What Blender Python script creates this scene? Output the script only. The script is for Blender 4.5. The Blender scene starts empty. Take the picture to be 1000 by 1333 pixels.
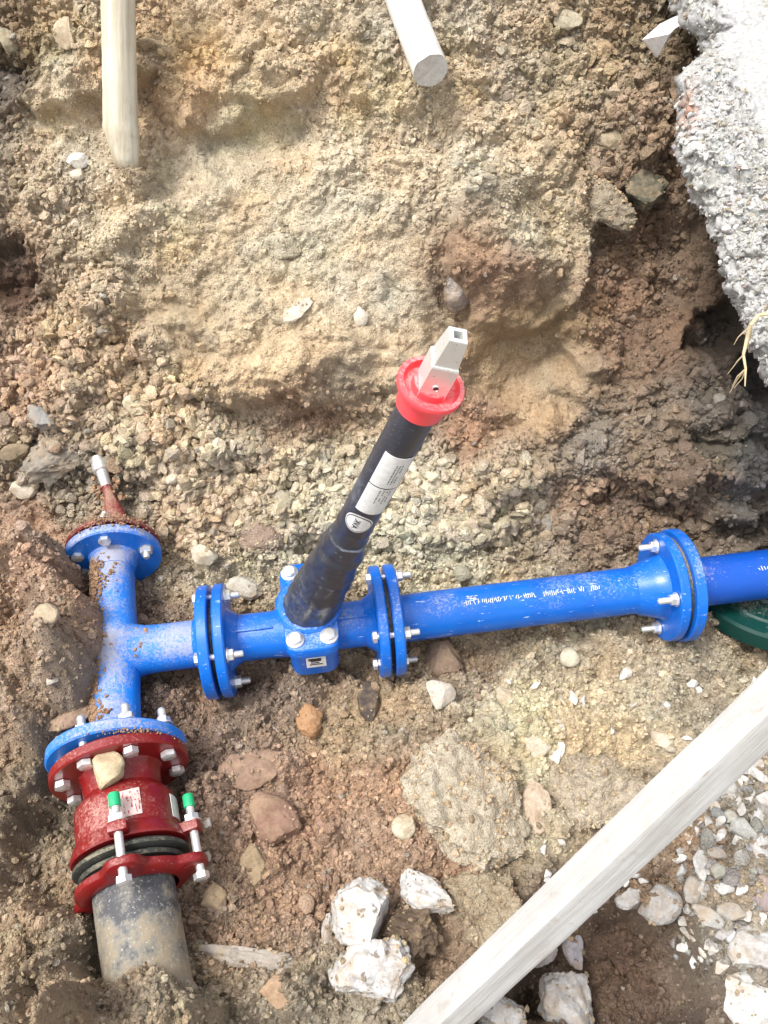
import bpy, bmesh, math, random
import numpy as np
from mathutils import Vector, Matrix, noise as mnoise
R = math.radians
rnd = random.Random(7)

# ------------------------------------------------------------------ camera, sky, sun, exposure
scene = bpy.context.scene
COL = scene.collection
PITCH = R(52.0); FPX = 1100.0; CAMZ = 1.313
cd = bpy.data.cameras.new('camera'); cam = bpy.data.objects.new('camera', cd); COL.objects.link(cam)
cam.location = (0, 0, CAMZ); cam.rotation_euler = (R(90) - PITCH, 0, 0)
cd.sensor_fit = 'HORIZONTAL'; cd.sensor_width = 36.0; cd.lens = 36.0 * FPX / 1000.0
cd.clip_start = 0.02; cd.clip_end = 300.0
scene.camera = cam
scene.render.resolution_x = 768; scene.render.resolution_y = 1024

world = bpy.data.worlds.new('World'); scene.world = world; world.use_nodes = True
wn = world.node_tree.nodes; wl = world.node_tree.links
bg = wn['Background']; bg.inputs['Strength'].default_value = 0.15
sky = wn.new('ShaderNodeTexSky'); sky.sky_type = 'NISHITA'; sky.sun_disc = False
SUN_EL, SUN_ROT = R(66), R(-108)
sky.sun_elevation = SUN_EL; sky.sun_rotation = SUN_ROT
sky.air_density = 1.0; sky.dust_density = 4.0; sky.ozone_density = 1.0
hs = wn.new('ShaderNodeHueSaturation'); hs.inputs['Saturation'].default_value = 0.28
wl.new(sky.outputs[0], hs.inputs['Color']); wl.new(hs.outputs[0], bg.inputs['Color'])
sd = bpy.data.lights.new('sun', 'SUN'); sun = bpy.data.objects.new('sun', sd); COL.objects.link(sun)
sd.energy = 1.35; sd.angle = R(14); sd.color = (1.0, 0.965, 0.91)
sdir = Vector((math.sin(SUN_ROT) * math.cos(SUN_EL), math.cos(SUN_ROT) * math.cos(SUN_EL), math.sin(SUN_EL)))
sun.rotation_euler = sdir.to_track_quat('Z', 'Y').to_euler()
vs = scene.view_settings
vs.view_transform = 'Standard'; vs.look = 'None'; vs.gamma = 1.0; vs.use_curve_mapping = False
vs.exposure = 1.24

# ------------------------------------------------------------------ camera maths (used to measure positions)
SP, CP = math.sin(PITCH), math.cos(PITCH)
def ray(px, py):
    a = (px - 500.0) / FPX; b = (666.5 - py) / FPX
    return Vector((a, CP + b * SP, -SP + b * CP))          # per unit of depth
def U(px, py, z):
    r = ray(px, py); d = (z - CAMZ) / r.z
    return Vector((0, 0, CAMZ)) + r * d
def D(px, py, depth): return Vector((0, 0, CAMZ)) + ray(px, py) * depth
def proj(p):
    y = p[1]; z = p[2] - CAMZ
    d = y * CP - z * SP; b = (y * SP + z * CP) / d
    return 500 + FPX * p[0] / d, 666.5 - FPX * b, d
def lin(c):
    c = c / 255.0
    return c / 12.92 if c <= 0.04045 else ((c + 0.055) / 1.055) ** 2.4
def muted(c):
    l = .3 * c[0] + .59 * c[1] + .11 * c[2]; return tuple(v * .62 + l * .38 for v in c)
def A(r, g, b, k=0.66): return (lin(r) * k, lin(g) * k, lin(b) * k, 1.0)

# ------------------------------------------------------------------ numpy noise
def h2(ix, iy, seed):
    ix = ix.astype(np.int64); iy = iy.astype(np.int64)
    n = (ix * 374761393 + iy * 668265263 + seed * 2147483647 + 1274126177) & 0xFFFFFFFF
    n = ((n ^ (n >> 13)) * 1274126177) & 0xFFFFFFFF
    n = ((n ^ (n >> 15)) * 2246822519) & 0xFFFFFFFF
    n = n ^ (n >> 16)
    return (n & 0xFFFFFF).astype(np.float64) / 0xFFFFFF
def vnoise(x, y, seed):
    ix = np.floor(x); iy = np.floor(y); fx = x - ix; fy = y - iy
    fx = fx * fx * (3 - 2 * fx); fy = fy * fy * (3 - 2 * fy)
    a = h2(ix, iy, seed); b = h2(ix + 1, iy, seed); c = h2(ix, iy + 1, seed); d = h2(ix + 1, iy + 1, seed)
    return (a + (b - a) * fx) * (1 - fy) + (c + (d - c) * fx) * fy
def fbm(x, y, seed, octv=4):
    s = 0.0; a = 0.5; t = 0
    for k in range(octv):
        s = s + a * (vnoise(x, y, seed + k * 17) - 0.5) * 2; t += a; a *= 0.5; x = x * 2.03 + 5.1; y = y * 2.03 + 1.7
    return s / t
def clods(x, y, seed, keep=1.0):
    """rounded lumps with gaps between: 0..1 heights"""
    ix = np.floor(x); iy = np.floor(y); out = np.zeros_like(x)
    for dx in (-1, 0, 1):
        for dy in (-1, 0, 1):
            cx = ix + dx; cy = iy + dy
            jx = cx + h2(cx, cy, seed); jy = cy + h2(cx, cy, seed + 1)
            r = 0.42 + 0.42 * h2(cx, cy, seed + 2)
            on = h2(cx, cy, seed + 3) < keep
            th = h2(cx, cy, seed + 4) * 3.14; e = 0.6 + 0.4 * h2(cx, cy, seed + 5)
            ux = x - jx; uy = y - jy
            a = ux * np.cos(th) + uy * np.sin(th); b = (-ux * np.sin(th) + uy * np.cos(th)) / e
            q = 1 - (a * a + b * b) / (r * r)
            h = np.where(on, np.sqrt(np.clip(q, 0, 1)) * r * (0.7 + 0.6 * h2(cx, cy, seed + 6)), 0)
            # slanted tops read as broken earth
            h = h * (1 + 0.5 * (a / r) * (h2(cx, cy, seed + 7) - 0.5) * 2)
            out = np.maximum(out, h)
    return out

def facets(x, y, seed):
    """broken plane faces meeting in creases"""
    ix = np.floor(x); iy = np.floor(y); best = np.full_like(x, 9.0); out = np.zeros_like(x)
    for dx in (-1, 0, 1):
        for dy in (-1, 0, 1):
            cx = ix + dx; cy = iy + dy
            ux = x - cx - h2(cx, cy, seed); uy = y - cy - h2(cx, cy, seed + 1); d = ux * ux + uy * uy
            v = h2(cx, cy, seed + 2) + (h2(cx, cy, seed + 3) - .5) * 1.3 * ux + (h2(cx, cy, seed + 4) - .5) * 1.3 * uy
            m = d < best; best = np.where(m, d, best); out = np.where(m, v, out)
    return out

# ------------------------------------------------------------------ materials
def new_mat(name):
    m = bpy.data.materials.new(name); m.use_nodes = True
    nt = m.node_tree; return m, nt.nodes, nt.links, nt.nodes['Principled BSDF']
def N(nodes, t, **kw):
    n = nodes.new(t)
    for k, v in kw.items():
        if k in n.inputs: n.inputs[k].default_value = v
        else: setattr(n, k, v)
    return n
def ramp(nodes, links, fac, stops):
    r = nodes.new('ShaderNodeValToRGB'); e = r.color_ramp.elements
    while len(e) < len(stops): e.new(0.5)
    for i, (p, c) in enumerate(stops):
        e[i].position = p; e[i].color = c if len(c) == 4 else (*c, 1)
    links.new(fac, r.inputs[0]); return r
def coords(n): return n.new('ShaderNodeTexCoord').outputs['Object']
def geo_pos(n): return n.new('ShaderNodeNewGeometry').outputs['Position']
def mix(nodes, links, fac, a, b, mode='MIX'):
    m = nodes.new('ShaderNodeMix'); m.data_type = 'RGBA'; m.blend_type = mode
    for s, v in ((m.inputs[0], fac), (m.inputs[6], a), (m.inputs[7], b)):
        if hasattr(v, 'links'): links.new(v, s)
        else: s.default_value = v
    return m.outputs[2]
def bump(nodes, links, h, bsdf, strength, dist):
    b = nodes.new('ShaderNodeBump'); b.inputs['Strength'].default_value = strength; b.inputs['Distance'].default_value = dist
    links.new(h, b.inputs['Height']); links.new(b.outputs[0], bsdf.inputs['Normal']); return b

def soil_material(name, src):
    m, n, l, b = new_mat(name)
    if src == 'object':
        base = n.new('ShaderNodeObjectInfo').outputs['Color']
    else:
        a = n.new('ShaderNodeAttribute'); a.attribute_name = 'col'
        a.attribute_type = 'INSTANCER' if src == 'instancer' else 'GEOMETRY'; base = a.outputs['Color']
    pos = geo_pos(n)
    n1 = N(n, 'ShaderNodeTexNoise', Scale=260.0, Detail=6.0, Roughness=0.7); l.new(pos, n1.inputs['Vector'])
    n2 = N(n, 'ShaderNodeTexNoise', Scale=38.0, Detail=5.0, Roughness=0.6); l.new(pos, n2.inputs['Vector'])
    r1 = ramp(n, l, n1.outputs['Fac'], [(0.3, (.62, .60, .58)), (0.52, (1, 1, 1)), (0.72, (1.25, 1.24, 1.22))])
    r2 = ramp(n, l, n2.outputs['Fac'], [(0.3, (.82, .78, .76)), (0.7, (1.14, 1.15, 1.16))])
    c = mix(n, l, 1.0, base, r1.outputs[0], 'MULTIPLY'); c = mix(n, l, 1.0, c, r2.outputs[0], 'MULTIPLY')
    l.new(c, b.inputs['Base Color']); b.inputs['Roughness'].default_value = 0.93
    b.inputs['Specular IOR Level'].default_value = 0.25
    v = N(n, 'ShaderNodeTexVoronoi', Scale=330.0); l.new(pos, v.inputs['Vector'])
    n3 = N(n, 'ShaderNodeTexNoise', Scale=520.0, Detail=6.0, Roughness=0.75); l.new(pos, n3.inputs['Vector'])
    ad = n.new('ShaderNodeMath'); ad.operation = 'SUBTRACT'; l.new(n3.outputs['Fac'], ad.inputs[0]); l.new(v.outputs['Distance'], ad.inputs[1])
    bump(n, l, ad.outputs[0], b, 0.75, 0.0035)
    return m
M_soil = soil_material('soil', 'geometry')
M_grain = soil_material('soil_grains', 'instancer')
M_clod = soil_material('soil_clod', 'object')

def stone_material(name, veins=0.0, blotch=None, rough=0.85):
    m, n, l, b = new_mat(name)
    base = n.new('ShaderNodeObjectInfo').outputs['Color']; pos = geo_pos(n)
    n1 = N(n, 'ShaderNodeTexNoise', Scale=45.0, Detail=8.0, Roughness=0.68); l.new(pos, n1.inputs['Vector'])
    n2 = N(n, 'ShaderNodeTexNoise', Scale=240.0, Detail=5.0, Roughness=0.7); l.new(pos, n2.inputs['Vector'])
    r1 = ramp(n, l, n1.outputs['Fac'], [(0.3, (.62, .58, .54)), (0.5, (1, 1, 1)), (0.75, (1.12, 1.13, 1.15))])
    r2 = ramp(n, l, n2.outputs['Fac'], [(0.3, (.8, .78, .77)), (0.7, (1.12, 1.12, 1.12))])
    c = mix(n, l, 1.0, base, r1.outputs[0], 'MULTIPLY'); c = mix(n, l, 1.0, c, r2.outputs[0], 'MULTIPLY')
    if blotch:
        n3 = N(n, 'ShaderNodeTexNoise', Scale=55.0, Detail=4.0, Roughness=0.55); l.new(pos, n3.inputs['Vector'])
        r3 = ramp(n, l, n3.outputs['Fac'], [(0.60, (0, 0, 0)), (0.66, (1, 1, 1))])
        c = mix(n, l, r3.outputs[0], c, blotch)
    # earth clinging in the low spots of the noise
    n4 = N(n, 'ShaderNodeTexNoise', Scale=28.0, Detail=6.0, Roughness=0.7); l.new(geo_pos(n), n4.inputs['Vector'])
    r4 = ramp(n, l, n4.outputs['Fac'], [(0.48, (0, 0, 0)), (0.70, (.75, .75, .75))])
    c = mix(n, l, r4.outputs[0], c, A(188, 162, 130, .66))
    l.new(c, b.inputs['Base Color']); b.inputs['Roughness'].default_value = rough
    b.inputs['Specular IOR Level'].default_value = 0.3
    n5 = N(n, 'ShaderNodeTexNoise', Scale=110.0, Detail=8.0, Roughness=0.7); l.new(pos, n5.inputs['Vector'])
    bump(n, l, n5.outputs['Fac'], b, 0.6, 0.004)
    return m
M_stone = stone_material('stone')
M_white = stone_material('white_rock', blotch=(.16, .14, .12, 1))

def paint_material(name, col, col2, rough, dust, scale=1.0, dustcol=None, chip=0.0):
    m, n, l, b = new_mat(name); pos = coords(n); wpos = geo_pos(n)
    n1 = N(n, 'ShaderNodeTexNoise', Scale=14.0 * scale, Detail=6.0, Roughness=0.6); l.new(pos, n1.inputs['Vector'])
    c = mix(n, l, n1.outputs['Fac'], col, col2)
    g = n.new('ShaderNodeNewGeometry'); sx = n.new('ShaderNodeSeparateXYZ'); l.new(g.outputs['Normal'], sx.inputs[0])
    n2 = N(n, 'ShaderNodeTexNoise', Scale=230.0, Detail=9.0, Roughness=0.85); l.new(wpos, n2.inputs['Vector'])
    n3 = N(n, 'ShaderNodeTexNoise', Scale=9.0, Detail=4.0, Roughness=0.6); l.new(wpos, n3.inputs['Vector'])
    def math_(op, a, bb):
        q = n.new('ShaderNodeMath'); q.operation = op
        for s, v in ((q.inputs[0], a), (q.inputs[1], bb)):
            if hasattr(v, 'links'): l.new(v, s)
            else: s.default_value = v
        return q.outputs[0]
    up = math_('MULTIPLY', math_('ADD', sx.outputs['Z'], 0.25), 0.16)
    f = math_('ADD', math_('ADD', math_('MULTIPLY', n2.outputs['Fac'], .75), math_('MULTIPLY', n3.outputs['Fac'], .45)), up)
    r = ramp(n, l, f, [(0.80 - dust, (0, 0, 0)), (0.90 - dust, (.75, .75, .75))])
    c = mix(n, l, r.outputs[0], c, dustcol or A(225, 215, 195, .75))
    # bright scuffs
    mp = n.new('ShaderNodeMapping'); mp.inputs['Scale'].default_value = (18, 90, 90); l.new(pos, mp.inputs[0])
    n4 = N(n, 'ShaderNodeTexNoise', Scale=2.2, Detail=7.0, Roughness=0.75); l.new(mp.outputs[0], n4.inputs['Vector'])
    r2 = ramp(n, l, n4.outputs['Fac'], [(0.66 - chip, (0, 0, 0)), (0.70 - chip, (.8, .8, .8))])
    c = mix(n, l, r2.outputs[0], c, (.62, .68, .74, 1))
    l.new(c, b.inputs['Base Color'])
    rr = n.new('ShaderNodeMapRange'); rr.inputs[3].default_value = rough; rr.inputs[4].default_value = 0.85
    l.new(r.outputs[0], rr.inputs[0]); l.new(rr.outputs[0], b.inputs['Roughness'])
    n5 = N(n, 'ShaderNodeTexNoise', Scale=90.0, Detail=4.0, Roughness=0.6); l.new(pos, n5.inputs['Vector'])
    ad = math_('ADD', math_('MULTIPLY', n5.outputs['Fac'], .35), math_('MULTIPLY', r.outputs[0], .5))
    bump(n, l, ad, b, 0.35, 0.0014)
    return m
M_blue = paint_material('blue_epoxy', (.002, .075, .42, 1), (.004, .16, .62, 1), .30, -.03, dustcol=A(190, 200, 215, .7), chip=.04)
M_bluedirty = paint_material('dusty_blue_epoxy', (.003, .10, .50, 1), (.008, .22, .72, 1), .45, .07, dustcol=A(190, 182, 170, .75), chip=.03)
M_blueplastic = paint_material('blue_plastic', (.002, .060, .36, 1), (.003, .08, .44, 1), .38, -.05)
M_red = paint_material('red_epoxy', (.135, .005, .006, 1), (.225, .010, .011, 1), .32, .0, dustcol=A(215, 170, 155, .7), chip=.01)
M_redflat = paint_material('dirty_red_paint', (.11, .005, .008, 1), (.17, .012, .016, 1), .45, .06, dustcol=A(200, 165, 140, .6))
M_redcap = paint_material('red_plastic', (.80, .040, .055, 1), (.86, .11, .12, 1), .38, .03, dustcol=A(250, 175, 170, .85))
M_black = paint_material('black_sheath', (.020, .021, .028, 1), (.05, .052, .066, 1), .32, .085, dustcol=(.15, .165, .20, 1), chip=.015)
M_rubber = paint_material('black_rubber', (.018, .02, .018, 1), (.03, .035, .03, 1), .6, .05, dustcol=A(190, 180, 150, .5))
M_green = paint_material('green_plastic', (.001, .030, .024, 1), (.002, .042, .034, 1), .4, -.02)
M_cap = paint_material('green_cap', (.01, .30, .12, 1), (.02, .42, .18, 1), .4, -.05)

def metal_material(name, col, rough, dust=.5):
    m, n, l, b = new_mat(name); pos = geo_pos(n)
    n1 = N(n, 'ShaderNodeTexNoise', Scale=150.0, Detail=6.0, Roughness=0.7); l.new(pos, n1.inputs['Vector'])
    r = ramp(n, l, n1.outputs['Fac'], [(dust, (0, 0, 0)), (dust + .14, (1, 1, 1))])
    c = mix(n, l, r.outputs[0], col, A(170, 160, 140, .5)); l.new(c, b.inputs['Base Color'])
    mr = n.new('ShaderNodeMapRange'); mr.inputs[3].default_value = .72; mr.inputs[4].default_value = .1
    l.new(r.outputs[0], mr.inputs[0]); l.new(mr.outputs[0], b.inputs['Metallic'])
    mr2 = n.new('ShaderNodeMapRange'); mr2.inputs[3].default_value = rough; mr2.inputs[4].default_value = .8
    l.new(r.outputs[0], mr2.inputs[0]); l.new(mr2.outputs[0], b.inputs['Roughness'])
    bump(n, l, n1.outputs['Fac'], b, .2, .0008); return m
M_zinc = metal_material('zinc_steel', (.78, .78, .77, 1), .34, .58)
M_galv = metal_material('galvanised_steel', (.80, .81, .78, 1), .45, .6)

def plain(name, col, rough=.6, metallic=0.0):
    m, n, l, b = new_mat(name); pos = geo_pos(n)
    n1 = N(n, 'ShaderNodeTexNoise', Scale=110.0, Detail=5.0, Roughness=0.7); l.new(pos, n1.inputs['Vector'])
    r = ramp(n, l, n1.outputs['Fac'], [(.3, (.78, .77, .75)), (.62, (1, 1, 1))])
    l.new(mix(n, l, 1.0, col, r.outputs[0], 'MULTIPLY'), b.inputs['Base Color'])
    b.inputs['Roughness'].default_value = rough; b.inputs['Metallic'].default_value = metallic
    return m
M_sticker = plain('white_sticker', (.72, .72, .70, 1), .45)
M_ink = plain('black_ink', (.03, .03, .035, 1), .6)
M_mark = plain('pale_print', (.62, .66, .62, 1), .6)
M_hole = plain('dark_socket', (.06, .06, .06, 1), .6, .5)
M_root = plain('root_fibre', A(225, 205, 165, .7), .8)
M_plasticwhite = plain('white_plastic', (.80, .80, .80, 1), .4)

def pipe_grey_material():
    m, n, l, b = new_mat('muddy_grey_pipe'); pos = coords(n)
    n1 = N(n, 'ShaderNodeTexNoise', Scale=22.0, Detail=8.0, Roughness=0.72); l.new(pos, n1.inputs['Vector'])
    sx = n.new('ShaderNodeSeparateXYZ'); l.new(pos, sx.inputs[0])
    mr = n.new('ShaderNodeMapRange'); l.new(sx.outputs['X'], mr.inputs[0])
    mr.inputs[1].default_value = .03; mr.inputs[2].default_value = .11; mr.inputs[3].default_value = -.10; mr.inputs[4].default_value = .24
    ad = n.new('ShaderNodeMath'); k4 = n.new('ShaderNodeMath'); k4.operation = 'MULTIPLY_ADD'; k4.inputs[1].default_value = 2.0; k4.inputs[2].default_value = -.5; l.new(n1.outputs['Fac'], k4.inputs[0]); l.new(k4.outputs[0], ad.inputs[0]); l.new(mr.outputs[0], ad.inputs[1])
    c = ramp(n, l, ad.outputs[0], [(.40, (.055, .055, .06)), (.5, (.10, .10, .10)), (.60, A(158, 152, 138, .52)), (.85, A(182, 165, 138, .55))])
    n2 = N(n, 'ShaderNodeTexNoise', Scale=210.0, Detail=4.0, Roughness=0.7); l.new(pos, n2.inputs['Vector'])
    r2 = ramp(n, l, n2.outputs['Fac'], [(.58, (0, 0, 0)), (.66, (.8, .8, .8))])
    cc = mix(n, l, r2.outputs[0], c.outputs[0], A(205, 200, 190, .6))
    l.new(cc, b.inputs['Base Color']); b.inputs['Roughness'].default_value = .62
    bump(n, l, ad.outputs[0], b, .5, .004); return m
M_greypipe = pipe_grey_material()

def wood_material(name, a, bcol, stretch=(3, 60, 60)):
    m, n, l, b = new_mat(name); pos = coords(n)
    mp = n.new('ShaderNodeMapping'); mp.inputs['Scale'].default_value = stretch; l.new(pos, mp.inputs[0])
    n1 = N(n, 'ShaderNodeTexNoise', Scale=1.6, Detail=9.0, Roughness=0.7); l.new(mp.outputs[0], n1.inputs['Vector'])
    n2 = N(n, 'ShaderNodeTexNoise', Scale=10.0, Detail=6.0, Roughness=0.65); l.new(pos, n2.inputs['Vector'])
    c = mix(n, l, ramp(n, l, n1.outputs['Fac'], [(.35, (0, 0, 0)), (.6, (1, 1, 1))]).outputs[0], bcol, a)
    r2 = ramp(n, l, n2.outputs['Fac'], [(.3, (.85, .82, .78)), (.6, (1, 1, 1))]); c = mix(n, l, 1.0, c, r2.outputs[0], 'MULTIPLY')
    l.new(c, b.inputs['Base Color']); b.inputs['Roughness'].default_value = .7
    v = N(n, 'ShaderNodeTexVoronoi', Scale=1.0); mp2 = n.new('ShaderNodeMapping'); mp2.inputs['Scale'].default_value = (7, 24, 24); l.new(pos, mp2.inputs[0]); l.new(mp2.outputs[0], v.inputs['Vector'])
    kr = ramp(n, l, v.outputs['Distance'], [(.03, (.75, .72, .68)), (.07, (1, 1, 1))]); c = mix(n, l, 1.0, c, kr.outputs[0], 'MULTIPLY')
    n5 = N(n, 'ShaderNodeTexNoise', Scale=28.0, Detail=6.0, Roughness=0.7); l.new(pos, n5.inputs['Vector'])
    c = mix(n, l, ramp(n, l, n5.outputs['Fac'], [(.58, (0, 0, 0)), (.75, (.6, .6, .6))]).outputs[0], c, A(175, 150, 120, .6)); l.new(c, b.inputs['Base Color'])
    bump(n, l, n1.outputs['Fac'], b, .7, .003); return m
M_beam = wood_material('weathered_white_timber', (.46, .457, .445, 1), (.39, .385, .37, 1))
M_stake = wood_material('peeled_wood', A(225, 218, 198, .78), A(200, 186, 158, .72))
M_stakewhite = wood_material('pale_wood', (.66, .65, .62, 1), (.52, .50, .45, 1))

def concrete_material():
    m, n, l, b = new_mat('broken_concrete'); pos = geo_pos(n)
    n1 = N(n, 'ShaderNodeTexNoise', Scale=12.0, Detail=8.0, Roughness=0.65); l.new(pos, n1.inputs['Vector'])
    c = ramp(n, l, n1.outputs['Fac'], [(.3, (.26, .26, .215)), (.42, (.335, .335, .315)), (.6, (.385, .385, .38)), (.8, (.32, .30, .27))])
    a = n.new('ShaderNodeAttribute'); a.attribute_name = 'rust'
    cc = mix(n, l, a.outputs['Fac'], c.outputs[0], A(190, 120, 80, .7))
    n2 = N(n, 'ShaderNodeTexNoise', Scale=160.0, Detail=6.0, Roughness=0.7); l.new(pos, n2.inputs['Vector'])
    r2 = ramp(n, l, n2.outputs['Fac'], [(.3, (.55, .53, .51)), (.6, (1.12, 1.12, 1.12))]); cc = mix(n, l, 1.0, cc, r2.outputs[0], 'MULTIPLY')
    l.new(cc, b.inputs['Base Color']); b.inputs['Roughness'].default_value = .9
    bump(n, l, n2.outputs['Fac'], b, .6, .003); return m
M_conc = concrete_material()

# ------------------------------------------------------------------ object helpers
def tag(o, label=None, cat=None, group=None, kind=None):
    if label: o['label'] = label
    if cat: o['category'] = cat
    if group: o['group'] = group
    if kind: o['kind'] = kind
    return o
def empty(name, M, label, cat, group=None):
    o = bpy.data.objects.new(name, None); COL.objects.link(o); o.matrix_world = M; o.empty_display_size = .05
    return tag(o, label, cat, group)
class Geo:
    def __init__(s): s.v = []; s.f = []
    def add(s, vv, ff):
        k = len(s.v); s.v += [tuple(p) for p in vv]; s.f += [tuple(i + k for i in q) for q in ff]; return s
    def lathe(s, prof, segs=40, M=None, jit=None, closed=False, axis='X'):
        """profile of (along, radius) round the local axis"""
        M = M or Matrix(); vv = []; ff = []; n = len(prof)
        for i in range(segs):
            a = 2 * math.pi * i / segs; c, sn = math.cos(a), math.sin(a)
            for j, (x, r) in enumerate(prof):
                rr = r * (1 + (jit(x, a) if jit else 0))
                p = Vector((x, rr * c, rr * sn)) if axis == 'X' else Vector((rr * c, rr * sn, x))
                vv.append(M @ p)
        m = n if closed else n - 1
        for i in range(segs):
            k = (i + 1) % segs
            for j in range(m):
                jn = (j + 1) % n
                q = (i * n + j, i * n + jn, k * n + jn, k * n + j)
                ff.append(q if axis == 'Z' else q[::-1])
        s.add(vv, ff)
        if not closed:
            for j, fl in ((0, 0), (n - 1, 1)):
                if prof[j][1] > 1e-5:
                    ring = [i * n + j for i in range(segs)]
                    base = len(s.v) - len(vv)
                    s.f.append(tuple(base + q for q in (ring if fl else ring[::-1])))
        return s
    def box(s, c, h, M=None, bev=0.0):
        M = M or Matrix(); bm = bmesh.new(); bmesh.ops.create_cube(bm, size=2)
        for v in bm.verts: v.co = Vector((v.co.x * h[0], v.co.y * h[1], v.co.z * h[2]))
        if bev: bmesh.ops.bevel(bm, geom=bm.edges[:], offset=bev, segments=2, affect='EDGES', profile=.6)
        bm.verts.index_update()
        s.add([M @ (v.co + Vector(c)) for v in bm.verts], [[v.index for v in f.verts] for f in bm.faces]); bm.free(); return s
    def prism(s, pts, z0, z1, M=None, inset=0.0):
        """closed polygon pts (x,y) extruded z0..z1 with chamfered top"""
        M = M or Matrix(); n = len(pts); cx = sum(p[0] for p in pts) / n; cy = sum(p[1] for p in pts) / n
        def ring(z, k): return [M @ Vector((cx + (p[0] - cx) * k, cy + (p[1] - cy) * k, z)) for p in pts]
        rad = max(math.hypot(p[0] - cx, p[1] - cy) for p in pts); k = 1 - inset / rad if inset else 1
        rings = [ring(z0, 1)] + ([ring(z1 - inset, 1), ring(z1, k)] if inset else [ring(z1, 1)])
        vv = [p for r in rings for p in r]; ff = [tuple(range(n))[::-1]]
        for j in range(len(rings) - 1):
            for i in range(n): ff.append((j * n + i, j * n + (i + 1) % n, (j + 1) * n + (i + 1) % n, (j + 1) * n + i))
        ff.append(tuple((len(rings) - 1) * n + i for i in range(n)))
        return s.add(vv, ff)
    def mesh(s, name, mat, smooth=True, ang=32):
        me = bpy.data.meshes.new(name); me.from_pydata(s.v, [], s.f); me.materials.append(mat)
        bm = bmesh.new(); bm.from_mesh(me); bmesh.ops.recalc_face_normals(bm, faces=bm.faces[:]); bm.to_mesh(me); bm.free()
        if smooth: me.shade_smooth(); me.set_sharp_from_angle(angle=R(ang))
        return me
    def build(s, name, mat, parent=None, M=None, smooth=True, ang=32):
        return obj(name, s.mesh(name, mat, smooth, ang), parent, M)
def obj(name, me, parent=None, M=None):
    o = bpy.data.objects.new(name, me); COL.objects.link(o)
    if parent: o.parent = parent
    if M is not None: o.matrix_local = M
    return o
def frame(p, x, up=Vector((0, 0, 1))):
    X = Vector(x).normalized(); Y = up.cross(X).normalized(); Z = X.cross(Y)
    return Matrix(((X.x, Y.x, Z.x, p[0]), (X.y, Y.y, Z.y, p[1]), (X.z, Y.z, Z.z, p[2]), (0, 0, 0, 1)))
def frameZ(p, z, xr=Vector((1, 0, 0))):
    Z = Vector(z).normalized(); Y = Z.cross(xr).normalized(); X = Y.cross(Z)
    return Matrix(((X.x, Y.x, Z.x, p[0]), (X.y, Y.y, Z.y, p[1]), (X.z, Y.z, Z.z, p[2]), (0, 0, 0, 1)))
def hexpts(r, ph=0): return [(r * math.cos(ph + i * math.pi / 3), r * math.sin(ph + i * math.pi / 3)) for i in range(6)]
AX = Matrix.Rotation(R(90), 4, 'Y')     # local z -> local x

# ------------------------------------------------------------------ THE TRENCH (one height field over a curved profile)
prof = [(-30, .30), (-3, .30), (-.62, .30), (-.40, .10), (-.22, -.10), (0.0, -.125), (.86, -.125), (.98, -.105), (1.10, -.02),
        (1.30, .20), (1.95, .93), (2.12, 1.06), (2.35, 1.10), (4, 1.12), (30, 1.15)]
py_ = np.array([p[0] for p in prof]); pz_ = np.array([p[1] for p in prof])
yy = np.concatenate([np.linspace(-30, -1, 60)[:-1], np.linspace(-1, 3, 1601), np.linspace(3, 30, 60)[1:]])
zz = np.interp(yy, py_, pz_)
core = slice(59, 59 + 1601); k = np.exp(-np.linspace(-2, 2, 61) ** 2); k /= k.sum()
zz[core] = np.convolve(np.pad(zz[core], 30, mode='edge'), k, 'valid')
vv_ = np.concatenate([[0], np.cumsum(np.hypot(np.diff(yy), np.diff(zz)))])
slope = np.gradient(zz, yy)
ny_ = -slope / np.hypot(1, slope); nz_ = 1 / np.hypot(1, slope)
def base_hit(px, py, lift=0.0):
    r = ray(px, py); t = np.linspace(.4, 4.0, 3600)
    y = r.y * t; z = CAMZ + r.z * t
    s = (z - np.interp(y, yy, zz)) * np.interp(y, yy, nz_) - lift
    i = np.argmax(s < 0) if (s < 0).any() else len(t) - 1
    return r.x * t[i], float(np.interp(y[i], yy, vv_))
V = lambda y: float(np.interp(y, yy, vv_))
us = np.concatenate([-np.geomspace(30, 1.0, 26), np.arange(-.96, .96, .00235), np.geomspace(1.0, 30, 26)])
v0, v1 = V(.06), V(2.02)
vs_ = np.concatenate([np.linspace(0, V(-.7), 14)[:-1], np.linspace(V(-.7), v0, 90)[:-1], np.arange(v0, v1, .00235),
                      np.linspace(v1, V(2.6), 60)[1:], np.linspace(V(2.6), vv_[-1], 14)[1:]])
GU, GV = np.meshgrid(us, vs_)
BY = np.interp(GV, vv_, yy); BZ = np.interp(GV, vv_, zz); NY = np.interp(GV, vv_, ny_); NZ = np.interp(GV, vv_, nz_)
near = (np.abs(GU) < 1.6) & (BY > -1.2) & (BY < 2.7)
wx = fbm(GU * 7, GV * 7, 3, 4) * .05 + fbm(GU * 40, GV * 40, 33, 3) * .007
wy = fbm(GU * 7, GV * 7, 13, 4) * .05 + fbm(GU * 40, GV * 40, 43, 3) * .007
def jac(px, py, lift):
    u0, w0 = base_hit(px, py, lift); u1, w1 = base_hit(px + 12, py, lift); u2, w2 = base_hit(px, py - 12, lift)
    J = np.array([[(u1 - u0) / 12, (u2 - u0) / 12], [(w1 - w0) / 12, (w2 - w0) / 12]])
    return u0, w0, np.linalg.inv(J)
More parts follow.
